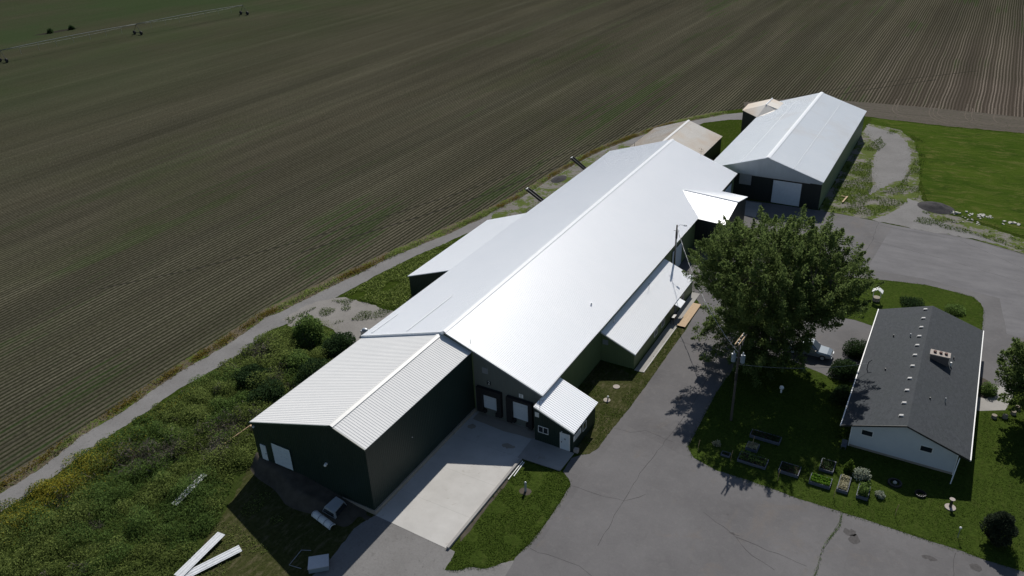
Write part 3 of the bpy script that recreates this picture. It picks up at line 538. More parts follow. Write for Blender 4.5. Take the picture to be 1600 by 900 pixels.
# main warehouse
WH = thing('warehouse', 'long white ribbed metal roofed warehouse with numbered dock doors in the middle of the yard', 'warehouse', (-46.2, 100, 0))
MB().prism([(-58.5, 0), (-34.08, 0), (-34.08, 5.28), (-46.2, 9.93), (-58.5, 6.0)], 62.45, 137.6).build('wall', 'siding_olive', WH)
MB().prism([(-42.6, 0.0), (-34.02, 0.0), (-34.02, 5.22), (-42.6, 8.5)], 62.38, 62.45).build('gable_wall', 'siding_grey', WH)
rf = ribbed((-33.72, 62.2, 5.35), (-33.72, 137.8, 5.35), (-46.2, 137.8, 10.1), (-46.2, 62.2, 10.1), 0.23, 0.028, 0.10, 0.07).build('roof', 'roof_main', WH)
ribbed((-46.2, 62.2, 10.1), (-46.2, 137.8, 10.1), (-58.7, 137.8, 6.12), (-58.7, 62.2, 6.12), 0.23, 0.028, 0.10, 0.07).build('roof', 'roof_main', WH)
ridge_cap((-46.2, 62.15, 10.13), (-46.2, 137.85, 10.13), 0.3, 0.3, 0.32, 0.38).build('ridge_cap', 'cap', rf)
MB().hexa([(-46.2, 62.10, 9.94), (-33.68, 62.10, 5.16), (-33.68, 62.22, 5.16), (-46.2, 62.22, 9.94)], [(-46.2, 62.10, 10.14), (-33.68, 62.10, 5.37), (-33.68, 62.22, 5.37), (-46.2, 62.22, 10.14)]).build('rake_trim', 'metal_grey', WH)
MB().hexa([(-58.75, 62.08, 5.78), (-46.2, 62.08, 9.78), (-46.2, 62.2, 9.78), (-58.75, 62.2, 5.78)], [(-58.75, 62.08, 6.15), (-46.2, 62.08, 10.15), (-46.2, 62.2, 10.15), (-58.75, 62.2, 6.15)]).build('rake_trim', 'cap', WH)
MB().box(-33.76, -33.66, 62.1, 137.9, 5.16, 5.33).build('eave_trim', 'metal_grey', WH)
# the roof carries on down over a lower bay on the field side
ribbed((-58.55, 81.6, 6.16), (-58.55, 104.2, 6.16), (-66.3, 104.2, 3.45), (-66.3, 81.6, 3.45), 0.23, 0.022, 0.10, 0.07).build('bay_roof', 'roof_main', WH)
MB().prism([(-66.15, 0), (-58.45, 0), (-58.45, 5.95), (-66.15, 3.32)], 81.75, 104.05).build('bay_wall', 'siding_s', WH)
for (a, b) in (((-51.95, 62.66, 8.29), (-51.8, 72.2, 8.34)), ((-57.45, 62.7, 6.54), (-57.25, 67.7, 6.60))):
    MB().hexa([(a[0] - .09, a[1], a[2] + .02), (a[0] + .09, a[1], a[2] + .08), (b[0] + .09, b[1], b[2] + .08), (b[0] - .09, b[1], b[2] + .02)], [(a[0] - .09, a[1], a[2] + .05), (a[0] + .09, a[1], a[2] + .11), (b[0] + .09, b[1], b[2] + .11), (b[0] - .09, b[1], b[2] + .05)]).build('roof_seam', 'cap', WH)
def numeral(ch, x, y, z, size, mat, parent):
    cu = bpy.data.curves.new('numeral', 'FONT'); cu.body = ch; cu.size = size; cu.extrude = 0.006; cu.align_x = 'CENTER'; cu.align_y = 'CENTER'; cu.materials.append(MT[mat])
    tmp = bpy.data.objects.new('numeral_curve', cu); C.objects.link(tmp); me = bpy.data.meshes.new_from_object(tmp.evaluated_get(bpy.context.evaluated_depsgraph_get())); bpy.data.objects.remove(tmp); o = bpy.data.objects.new('numeral', me); C.objects.link(o); p = parent; off = Vector((0, 0, 0))
    while p is not None: off += p.location; p = p.parent
    o.location = Vector((x, y, z)) - off; o.rotation_euler = (math.pi / 2, 0, 0); o.parent = parent; return o
yS = 62.38
d2 = sec_door(None, WH, -41.45, -39.52, 1.08, 3.10, yS, 'door_panel', 4, 'metal_dark', 0.05); d1 = sec_door(None, WH, -37.55, -35.45, 0.95, 3.48, yS, 'door_panel', 4, 'metal_dark', 0.05)
def seal(x0, x1, xi0, xi1, z0, z1, zi, par):
    m = MB().box(x0, xi0, yS - .45, yS, z0, z1).box(xi1, x1, yS - .45, yS, z0, z1).box(xi0, xi1, yS - .45, yS, zi, z1)
    m.build('dock_seal', 'black_rubber', par)
seal(-42.2, -38.95, -41.45, -39.52, 0.55, 3.95, 3.14, d2); seal(-38.25, -34.95, -37.55, -35.45, 0.35, 3.85, 3.52, d1)
for dd, x0, x1 in ((d2, -41.5, -39.4), (d1, -37.6, -35.4)):
    for q in (x0 + .25, x1 - .25): MB().box(q - .15, q + .15, yS - .38, yS, .45, .9).build('dock_bumper', 'black_rubber', dd)
sg = MB().box(-40.92, -40.38, yS - .03, yS, 4.42, 4.92).build('number_sign', 'metal_dark', WH); numeral('2', -40.65, yS - .037, 4.66, 0.62, 'white', sg)
sg = MB().box(-36.76, -36.22, yS - .03, yS, 3.98, 4.48).build('number_sign', 'white', WH); numeral('1', -36.49, yS - .037, 4.22, 0.62, 'metal_dark', sg)
MB().box(-41.45, -40.7, yS - .05, yS, 5.85, 6.6).build('wall_vent', 'metal_grey', WH)
sec_door_x(WH, 104.8, 109.2, 0.0, 3.9, -34.08); sec_door_x(WH, 131.5, 135.8, 0.1, 4.2, -34.08)
m = MB(); m.tube([(-43.16, 62.9, 8.9), (-43.16, 62.9, 9.5)], .03, 6); m.build('roof_pipe', 'metal_grey', WH)
m = MB(); m.tube([(-40.4, 137.0, 7.8), (-40.4, 137.0, 9.4)], .02, 5).tube([(-40.9, 137, 9.3), (-39.9, 137, 9.1)], .015, 5).tube([(-40.8, 136.8, 8.9), (-40.0, 137.2, 8.7)], .015, 5).build('roof_aerial', 'metal_dark', WH)
MB().cyl((-36.5, 81.0), .09, 6.2, 6.75, 10).build('vent_pipe', 'metal_galv', WH)

# near wing
WG = thing('warehouse_wing', 'nearest dark green shed wing with a weathered white ribbed roof and lopsided gable', 'shed', (-50, 53, 0))
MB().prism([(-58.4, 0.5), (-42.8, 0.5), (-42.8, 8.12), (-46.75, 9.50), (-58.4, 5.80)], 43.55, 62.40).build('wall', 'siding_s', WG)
MB().box(-58.45, -42.62, 43.45, 62.36, 0.0, 0.5).build('foundation', 'concrete_wall', WG)
rf = ribbed((-42.70, 43.45, 8.28), (-42.70, 62.36, 8.28), (-46.75, 62.36, 9.67), (-46.75, 43.45, 9.67), 0.32, 0.022, 0.10, 0.10).build('roof', 'roof_wing', WG)
ribbed((-46.75, 43.45, 9.67), (-46.75, 62.36, 9.67), (-58.55, 62.36, 5.92), (-58.55, 43.45, 5.92), 0.32, 0.022, 0.10, 0.10).build('roof', 'roof_wing', WG)
ridge_cap((-46.75, 43.40, 9.72), (-46.75, 62.36, 9.72), 0.32, 0.32, 0.32, 0.34).build('ridge_cap', 'cap_dull', rf)
MB().hexa([(-46.75, 43.36, 9.50), (-42.68, 43.36, 8.10), (-42.68, 43.46, 8.10), (-46.75, 43.46, 9.50)], [(-46.75, 43.36, 9.70), (-42.68, 43.36, 8.30), (-42.68, 43.46, 8.30), (-46.75, 43.46, 9.70)]).build('rake_trim', 'trim_green', WG)
MB().hexa([(-58.58, 43.36, 5.74), (-46.75, 43.36, 9.50), (-46.75, 43.46, 9.50), (-58.58, 43.46, 5.74)], [(-58.58, 43.36, 5.94), (-46.75, 43.36, 9.70), (-46.75, 43.46, 9.70), (-58.58, 43.46, 5.94)]).build('rake_trim', 'trim_green', WG)
sec_door(None, WG, -55.9, -53.3, 1.4, 4.15, 43.55, 'door_panel', 4, 'trim_green', 0.08)
dr = MB().box(-57.75, -56.95, 43.49, 43.55, 1.3, 3.28).build('side_door', 'door_white', WG); MB().box(-57.08, -57.0, 43.44, 43.49, 2.2, 2.3).build('handle', 'metal_dark', dr)
m = MB().box(-48.43, -48.17, 43.40, 43.55, 4.22, 4.40); m.ball((-48.3, 43.33, 4.25), .16, 8, 6).build('wall_lamp', 'white', WG)
MB().box(-58.2, -58.0, 43.42, 43.55, 5.35, 5.52).build('wall_lamp', 'white', WG)
MB().box(-42.8, -42.74, 50.5, 50.58, 4.6, 4.68).build('wall_fixture', 'white', WG)

# entry hut by the dock
HT = thing('entry_hut', 'small dark green lean-to office hut with white door and ribbed roof beside the dock', 'hut', (-31.7, 63.8, 0))
MB().prism([(-34.05, 0), (-29.4, 0), (-29.4, 2.72), (-34.05, 4.58)], 60.9, 66.7).build('wall', 'siding_s', HT)
ribbed((-29.15, 60.75, 2.82), (-29.15, 66.9, 2.82), (-34.0, 66.9, 4.78), (-34.0, 60.75, 4.78), 0.30, 0.035, 0.08, 0.10).build('roof', 'roof_small', HT)
MB().hexa([(-34.0, 60.66, 4.62), (-29.13, 60.66, 2.66), (-29.13, 60.76, 2.66), (-34.0, 60.76, 4.62)], [(-34.0, 60.66, 4.80), (-29.13, 60.66, 2.84), (-29.13, 60.76, 2.84), (-34.0, 60.76, 4.80)]).build('rake_trim', 'cap_dull', HT)
def window(parent, x0, x1, z0, z1, y, split=True, frame='white', t=.06):
    f = MB().box(x0, x1, y - .05, y, z0, z0 + t).box(x0, x1, y - .05, y, z1 - t, z1).box(x0, x0 + t, y - .05, y, z0 + t, z1 - t).box(x1 - t, x1, y - .05, y, z0 + t, z1 - t)
    if split: c = (x0 + x1) / 2; f.box(c - t / 2, c + t / 2, y - .048, y, z0 + t, z1 - t)
    o = f.build('window', frame, parent); MB().box(x0 + t, x1 - t, y - .02, y, z0 + t, z1 - t).build('glass', 'dark_glass', o); return o
def window_x(parent, y0, y1, z0, z1, x, split=True, frame='white', t=.06):
    f = MB().box(x, x + .05, y0, y1, z0, z0 + t).box(x, x + .05, y0, y1, z1 - t, z1).box(x, x + .05, y0, y0 + t, z0 + t, z1 - t).box(x, x + .05, y1 - t, y1, z0 + t, z1 - t)
    if split: c = (y0 + y1) / 2; f.box(x, x + .048, c - t / 2, c + t / 2, z0 + t, z1 - t)
    o = f.build('window', frame, parent); MB().box(x, x + .02, y0 + t, y1 - t, z0 + t, z1 - t).build('glass', 'dark_glass', o); return o
window(HT, -33.6, -32.35, 1.35, 2.22, 60.9)
dr = MB().box(-30.83, -29.82, 60.83, 60.9, 0.1, 2.2).build('door', 'door_white', HT)
MB().box(-30.92, -30.83, 60.81, 60.9, 0.1, 2.28).box(-29.82, -29.73, 60.81, 60.9, 0.1, 2.28).box(-30.83, -29.82, 60.81, 60.9, 2.2, 2.28).build('door_frame', 'white', dr)
MB().box(-30.74, -30.66, 60.76, 60.83, 1.02, 1.14).build('handle', 'metal_dark', dr); MB().box(-30.42, -30.2, 60.82, 60.83, 1.45, 1.65).build('door_notice', 'metal_grey', dr)
MB().box(-30.75, -30.65, 60.75, 60.9, 2.34, 2.46).build('wall_lamp', 'white', HT)
MB().box(-33.95, -33.45, 60.85, 60.9, 3.35, 3.95).build('wall_vent', 'cap_dull', HT)
sg = MB().box(-29.4, -29.36, 61.05, 62.9, 1.35, 2.05).build('sign_board', 'white', HT)
m = MB()
for q in range(3): m.box(-29.36, -29.352, 61.2 + .07 * q, 62.75 - .13 * q, 1.48 + .18 * q, 1.56 + .18 * q)
m.build('sign_lines', 'metal_grey', sg)
window_x(HT, 63.35, 64.25, 1.1, 2.15, -29.4, False)
ac = MB().box(-29.35, -28.85, 60.95, 61.35, 0.02, 0.5).build('utility_box', 'cement'); tag(ac, 'small grey box standing on the ground at the hut corner near the white door', 'utility box')
an = MB().tube([(-33.4, 61.0, 4.5), (-33.4, 61.0, 5.75)], .025, 6).tube([(-33.75, 61.0, 5.55), (-32.9, 61.0, 5.75)], .015, 5).tube([(-33.0, 60.8, 5.6), (-33.0, 61.2, 5.75)], .012, 5).tube([(-33.5, 60.85, 5.3), (-33.3, 61.15, 5.35)], .012, 5).tube([(-33.9, 60.95, 4.72), (-33.4, 61.0, 5.2)], .015, 5).build('aerial', 'metal_dark'); tag(an, 'thin television aerial standing on the entry hut roof', 'aerial')

# office annexe along the yard side
AX = thing('office_annexe', 'low olive green annexe with a single-slope white roof along the yard side of the warehouse', 'annexe', (-31.8, 90, 0))
MB().prism([(-34.06, 0), (-29.55, 0), (-29.55, 2.16), (-34.06, 4.12)], 78.75, 101.3).build('wall', 'siding_olive', AX)
ribbed((-29.35, 78.6, 2.28), (-29.35, 101.45, 2.28), (-34.07, 101.45, 4.33), (-34.07, 78.6, 4.33), 0.25, 0.025, 0.08, 0.08).build('roof', 'roof_small', AX)
MB().hexa([(-34.07, 78.52, 4.17), (-29.33, 78.52, 2.12), (-29.33, 78.61, 2.12), (-34.07, 78.61, 4.17)], [(-34.07, 78.52, 4.35), (-29.33, 78.52, 2.30), (-29.33, 78.61, 2.30), (-34.07, 78.61, 4.35)]).build('rake_trim', 'cap_dull', AX)
for y in (85.7, 88.4, 96.2): window_x(AX, y, y + 1.15, .75, 1.75, -29.55, True)
dr = MB().box(-29.55, -29.5, 93.4, 94.4, .07, 2.05).build('door', 'wood_bed', AX); MB().box(-29.5, -29.45, 93.5, 93.6, 1.0, 1.1).build('handle', 'metal_galv', dr)
MB().box(-33.85, -33.1, 78.70, 78.75, 2.55, 3.25).build('wall_vent', 'metal_grey', AX)
aw = MB().hexa([(-29.5, 92.9, 2.1), (-28.5, 92.9, 1.72), (-28.5, 94.9, 1.72), (-29.5, 94.9, 2.1)], [(-29.5, 92.9, 2.2), (-28.5, 92.9, 1.82), (-28.5, 94.9, 1.82), (-29.5, 94.9, 2.2)]).build('awning', 'cap', AX)
for y in (93.0, 94.8): MB().tube([(-29.5, y, 1.4), (-28.6, y, 1.75)], .02, 5).build('bracket', 'metal_dark', aw)
MB().cyl((-33.6, 81.6), .07, 4.1, 4.75, 8).build('vent_pipe', 'metal_galv', AX); MB().tube([(-33.0, 92.4, 3.8), (-33.0, 92.4, 4.9)], .02, 5).tube([(-33.15, 92.3, 4.7), (-32.85, 92.5, 4.85)], .015, 5).build('roof_aerial', 'metal_dark', AX)

# gabled vestibule
VB = thing('vestibule', 'dark gabled vestibule with a bright white roof jutting from the warehouse beside the tall tree', 'vestibule', (-31.5, 121.9, 0))
MB().add([(-34.06, 115.6, 0), (-29.4, 115.6, 0), (-29.4, 128.2, 0), (-34.06, 128.2, 0), (-34.06, 115.6, 4.85), (-29.4, 115.6, 4.85), (-29.4, 128.2, 4.85), (-34.06, 128.2, 4.85), (-29.4, 121.9, 6.3), (-34.06, 121.9, 6.4)],
     [(0, 1, 5, 4), (1, 2, 6, 8, 5), (2, 3, 7, 6), (3, 0, 4, 9, 7), (4, 5, 8, 9), (7, 9, 8, 6), (3, 2, 1, 0)]).build('wall', 'siding_black', VB)
a = ribbed((-38.45, 121.6, 7.22), (-29.2, 121.9, 6.45), (-29.2, 115.4, 5.0), (-34.1, 115.4, 5.28), 0.30, 0.03, 0.07, 0.1).build('roof', 'roof_small', VB)
ribbed((-38.45, 121.6, 7.22), (-29.2, 121.9, 6.45), (-29.2, 128.4, 5.0), (-34.1, 128.4, 5.28), 0.30, 0.03, 0.07, 0.1).build('roof', 'roof_small', VB)
MB().tube([(-38.3, 121.6, 7.24), (-29.15, 121.9, 6.5)], .08, 6).build('ridge_cap', 'cap', a)
dr = MB().box(-29.4, -29.33, 121.9, 122.9, 0.05, 2.15).build('door', 'door_white', VB); MB().box(-29.33, -29.27, 122.0, 122.1, 1.0, 1.1).build('handle', 'metal_dark', dr)
m = MB().box(-33.6, -32.1, 113.0, 114.2, .05, .95).box(-33.65, -32.05, 112.95, 114.25, .95, 1.05); bn = m.build('storage_bin', 'wood_pole'); tag(bn, 'dull brown lidded bin standing in the corner beside the vestibule', 'bin')

# rear tan-roofed shed
RS = thing('rear_shed', 'dark shed with a dull tan and grey roof right behind the warehouse end', 'shed', (-51.4, 153, 0))
MB().prism([(-58.9, 0), (-44.0, 0), (-44.0, 3.25), (-51.45, 5.85), (-58.9, 3.25)], 143.2, 163.3).build('wall', 'siding_black', RS)
rf = ribbed((-43.85, 143, 3.4), (-43.85, 163.45, 3.4), (-51.45, 163.45, 6.02), (-51.45, 143, 6.02), 0.3, 0.03, 0.08, 0.08).build('roof', 'roof_tan', RS)
ribbed((-51.45, 143, 6.02), (-51.45, 163.45, 6.02), (-59.05, 163.45, 3.4), (-59.05, 143, 3.4), 0.3, 0.03, 0.08, 0.08).build('roof', 'roof_tan', RS)
ridge_cap((-51.45, 142.95, 6.06), (-51.45, 163.5, 6.06), 0.28, 0.28, 0.34, 0.34).build('ridge_cap', 'cap_dull', RS)
MB().tube([(-57.0, 146.5, 4.0), (-57.0, 146.5, 5.5)], .05, 6).build('vent_pipe', 'metal_dark', RS)

# far shed with the steel gable
FS = thing('far_shed', 'far green shed with a grey steel roof and bare steel gable over a white door', 'shed', (-29, 162, 0))
MB().prism([(-39.6, 0), (-19.3, 0), (-19.3, 5.2), (-28.95, 8.3), (-39.6, 4.8)], 139.95, 186.8).build('wall', 'siding_far', FS)
MB().box(-39.5, -19.35, 139.88, 139.95, 0, 4.9).build('front_wall', 'siding_black', FS)
MB().prism([(-39.7, 4.83), (-19.25, 4.83), (-19.25, 5.22), (-28.95, 8.32), (-39.7, 5.0)], 139.45, 139.95).build('gable', 'gable_steel', FS)
rf = ribbed((-19.05, 139.3, 5.36), (-19.05, 187, 5.36), (-28.95, 187, 8.5), (-28.95, 139.3, 8.5), 0.3, 0.02, 0.09, 0.07).build('roof', 'roof_shed', FS)
ribbed((-28.95, 139.3, 8.5), (-28.95, 187, 8.5), (-39.85, 187, 4.92), (-39.85, 139.3, 4.92), 0.3, 0.02, 0.09, 0.07).build('roof', 'roof_shed', FS)
for xx, zz in ((-24.3, 8.5 - 4.65 * .3172 + .02), (-33.6, 8.5 - 4.65 * .3284 + .02)): MB().box(xx - .05, xx + .05, 139.35, 186.9, zz - .03, zz + .02).build('roof_seam', 'seam_grey', FS)
ridge_cap((-28.95, 139.25, 8.55), (-28.95, 187.05, 8.55), 0.38, 0.38, 0.33, 0.31).build('ridge_cap', 'cap', rf)
MB().box(-31.5, -21.3, 139.70, 139.88, 4.62, 4.76).build('door_rail', 'metal_galv', FS)
sec_door(None, FS, -27.6, -22.65, 0.05, 4.35, 139.88, 'door_panel', 5, 'siding_black', 0.1)
MB().box(-33.7, -31.55, 139.8, 139.88, 2.7, 4.7).build('wall_panel', 'metal_grey', FS)
AN = thing('shed_annex', 'little dark annex with a ragged rusty tan roof against the far shed by the field', 'shed', (-41.5, 180, 0))
MB().add([(-43.9, 178.8, 0), (-39.75, 174.7, 0), (-39.7, 183.8, 0), (-43.9, 183.8, 0), (-43.9, 178.8, 4.85), (-39.75, 174.7, 4.9), (-39.7, 183.8, 6.4), (-43.9, 183.8, 4.95)], [(3, 2, 1, 0), (0, 1, 5, 4), (1, 2, 6, 5), (2, 3, 7, 6), (3, 0, 4, 7), (4, 5, 6), (4, 6, 7)]).build('wall', 'siding_black', AN)
A_, B_, C_, D_, E_ = (-44.1, 178.9, 4.95), (-44.1, 183.95, 5.08), (-38.9, 183.95, 6.85), (-38.9, 178.6, 6.85), (-39.7, 174.5, 5.02)
dn = lambda p: (p[0], p[1], p[2] - .08)
MB().add([A_, B_, C_, D_, E_, dn(A_), dn(B_), dn(C_), dn(D_), dn(E_)], [(0, 4, 3), (0, 3, 2), (0, 2, 1), (5, 8, 9), (5, 7, 8), (5, 6, 7), (0, 1, 6, 5), (1, 2, 7, 6), (2, 3, 8, 7), (3, 4, 9, 8), (4, 0, 5, 9)]).build('roof', 'roof_tan', AN)
MB().hexa([(-38.9, 178.6, 6.75), (-36.2, 178.6, 5.95), (-36.2, 183.95, 5.95), (-38.9, 183.95, 6.75)], [(-38.9, 178.6, 6.86), (-36.2, 178.6, 6.06), (-36.2, 183.95, 6.06), (-38.9, 183.95, 6.86)]).build('roof', 'roof_tan', AN)
MB().add([(-39.7, 174.5, 5.03), (-38.9, 178.6, 6.86), (-36.6, 178.6, 6.06), (-37.0, 176.0, 5.80), (-39.7, 174.5, 4.6), (-38.9, 178.6, 4.6), (-36.6, 178.6, 4.6), (-37.0, 176.0, 4.6)], [(0, 3, 2, 1), (4, 5, 6, 7), (0, 1, 5, 4), (1, 2, 6, 5), (2, 3, 7, 6), (3, 0, 4, 7)]).build('roof', 'roof_tan', AN)
MB().tube([(-38.9, 178.5, 6.88), (-38.9, 184.0, 6.88)], .14, 6).build('ridge_cap', 'cap', AN)

# conveyors on the field side
def conveyor(yc, xt, zt, xb, zb, label):
    t = thing('conveyor', label, 'conveyor', (xb, yc, 0), 'conveyors on the field side of the warehouse')
    dx, dz = xt - xb, zt - zb; L = math.hypot(dx, dz); nx, nz = -dz / L, dx / L
    if nz < 0: nx, nz = -nx, -nz
    def bar(y0, y1, lo, hi): return [(xb + nx * lo, y0, zb + nz * lo), (xt + nx * lo, y0, zt + nz * lo), (xt + nx * lo, y1, zt + nz * lo), (xb + nx * lo, y1, zb + nz * lo)], [(xb + nx * hi, y0, zb + nz * hi), (xt + nx * hi, y0, zt + nz * hi), (xt + nx * hi, y1, zt + nz * hi), (xb + nx * hi, y1, zb + nz * hi)]
    MB().hexa(*bar(yc - .33, yc + .33, 0, .08)).build('belt', 'black_rubber', t)
    for s in (-1, 1): MB().hexa(*bar(yc + s * .38 - .05, yc + s * .38 + .05, -.12, .26)).build('side_rail', 'metal_dark', t)
    MB().tube([(xt, yc - .4, zt), (xt, yc + .4, zt)], .14, 8).build('end_roller', 'metal_grey', t)
    k = .58; xm, zm = xb + dx * k, zb + dz * k
    for s in (-1, 1): MB().tube([(xm, yc + s * .38, zm), (xm + .15, yc + s * .75, 0.02)], .04, 6).build('leg', 'metal_grey', t)
conveyor(136.0, -66.0, 4.3, -60.3, 0.5, 'black belt conveyor rising over the lane near the rear shed')
conveyor(118.5, -66.5, 3.9, -60.4, 0.3, 'black belt conveyor rising over the lane close to the low bay')

# ------------------------------------------------------------------ house
HS = thing('house', 'low pale house with a dark shingled gable roof and row of white roof vents', 'house', (1.4, 88, 0))
sl = 2.05 / 6.05
MB().prism([(-3.6, 0), (6.45, 0), (6.45, 2.95), (1.4, 4.66), (-3.6, 2.97)], 75.5, 101.5).build('wall', 'house_wall', HS)
def rslab(x0, z0, x1, z1, y0, y1, th): return MB().hexa([(x0, y0, z0 - th), (x1, y0, z1 - th), (x1, y1, z1 - th), (x0, y1, z0 - th)], [(x0, y0, z0), (x1, y0, z1), (x1, y1, z1), (x0, y1, z0)])
rW = rslab(-4.65, 2.80, 1.4, 4.85, 74.95, 102.3, .12).build('roof', 'shingle', HS)
rE = rslab(1.4, 4.85, 7.5, 2.78, 74.95, 102.3, .12).build('roof', 'shingle', HS)
MB().box(-4.75, -4.65, 74.93, 102.32, 2.66, 2.82).build('gutter', 'white', HS); MB().box(7.5, 7.6, 74.93, 102.32, 2.64, 2.80).build('gutter', 'white', HS)
MB().hexa([(-4.65, 74.9, 2.62), (1.4, 74.9, 4.67), (1.4, 74.95, 4.67), (-4.65, 74.95, 2.62)], [(-4.65, 74.9, 2.81), (1.4, 74.9, 4.86), (1.4, 74.95, 4.86), (-4.65, 74.95, 2.81)]).hexa([(1.4, 74.9, 4.67), (7.5, 74.9, 2.60), (7.5, 74.95, 2.60), (1.4, 74.95, 4.67)], [(1.4, 74.9, 4.86), (7.5, 74.9, 2.79), (7.5, 74.95, 2.79), (1.4, 74.95, 4.86)]).build('rake_trim', 'metal_dark', HS)
for y in (101.27, 98.8, 96.4, 94.1, 91.85, 89.5, 87.0, 84.25, 81.75, 79.2, 76.75):
    x = .68; z = 4.85 - sl * (1.4 - x); v = MB().hexa([(x - .28, y - .2, z - .12), (x + .25, y - .2, z + .06), (x + .25, y + .2, z + .06), (x - .28, y + .2, z - .12)], [(x - .2, y - .14, z + .1), (x + .17, y - .14, z + .21), (x + .17, y + .14, z + .21), (x - .2, y + .14, z + .1)]).build('roof_vent', 'vent_grey', rW)
    MB().box(x - .2, x + .12, y - .205, y - .19, z - .03, z + .06).build('vent_opening', 'metal_dark', v)
for x, y, z, r, h, mt in ((-2.06, 94.4, 3.65, .07, .3, 'metal_dark'), (-.28, 94.2, 4.25, .06, .45, 'metal_grey'), (-1.96, 86.33, 3.7, .07, .25, 'metal_dark')): MB().cyl((x, y), r, z - .1, z + h, 8).build('vent_pipe', mt, rW)
for x, y, z, r, h, mt in ((2.99, 81.73, 4.28, .08, .22, 'metal_dark'), (4.47, 82.61, 3.78, .05, .55, 'metal_grey'), (4.45, 90.3, 3.8, .10, .5, 'white'), (4.68, 92.13, 3.72, .06, .3, 'metal_dark')): MB().cyl((x, y), r, z - .1, z + h, 8).build('vent_pipe', mt, rE)
ch = MB().box(2.2, 4.15, 89.75, 90.75, 3.7, 5.05).build('chimney', 'brick', rE); MB().box(2.12, 4.22, 89.67, 90.83, 5.05, 5.17).build('chimney_cap', 'cement', HS)
for x in (2.6, 3.2, 3.75): MB().cyl((x, 90.25), .17, 5.17, 5.38, 10).build('flue', 'clay', HS)
m = MB().tube([(-3.85, 86.6, 2.4), (-3.85, 86.6, 4.0)], .045, 6).tube([(-3.85, 86.6, 4.0), (-3.55, 86.9, 4.25)], .05, 6).build('service_mast', 'metal_dark', HS)
for x0, x1 in ((-2.66, -1.45), (2.98, 4.22)):
    o = window(HS, x0, x1, 1.88, 2.66, 75.5, False, 'cap_dull', .09)
MB().box(6.4, 6.5, 75.44, 75.5, 0, 2.9).build('corner_board', 'white', HS); MB().box(-3.65, -3.55, 75.44, 75.5, 0, 2.9).build('corner_board', 'white', HS)
MB().box(-3.62, 6.47, 75.46, 101.54, 0, .28).build('foundation', 'concrete_wall', HS)
dr = MB().box(6.45, 6.5, 93, 94, .05, 2.1).build('door', 'wood_bed', HS)
lp = MB().tube([(6.62, 75.15, 2.55), (6.36, 73.9, 0.05)], .055, 6).build('leaning_pole', 'white'); tag(lp, 'thin white pole leaning against the house corner below the roof edge', 'pole')

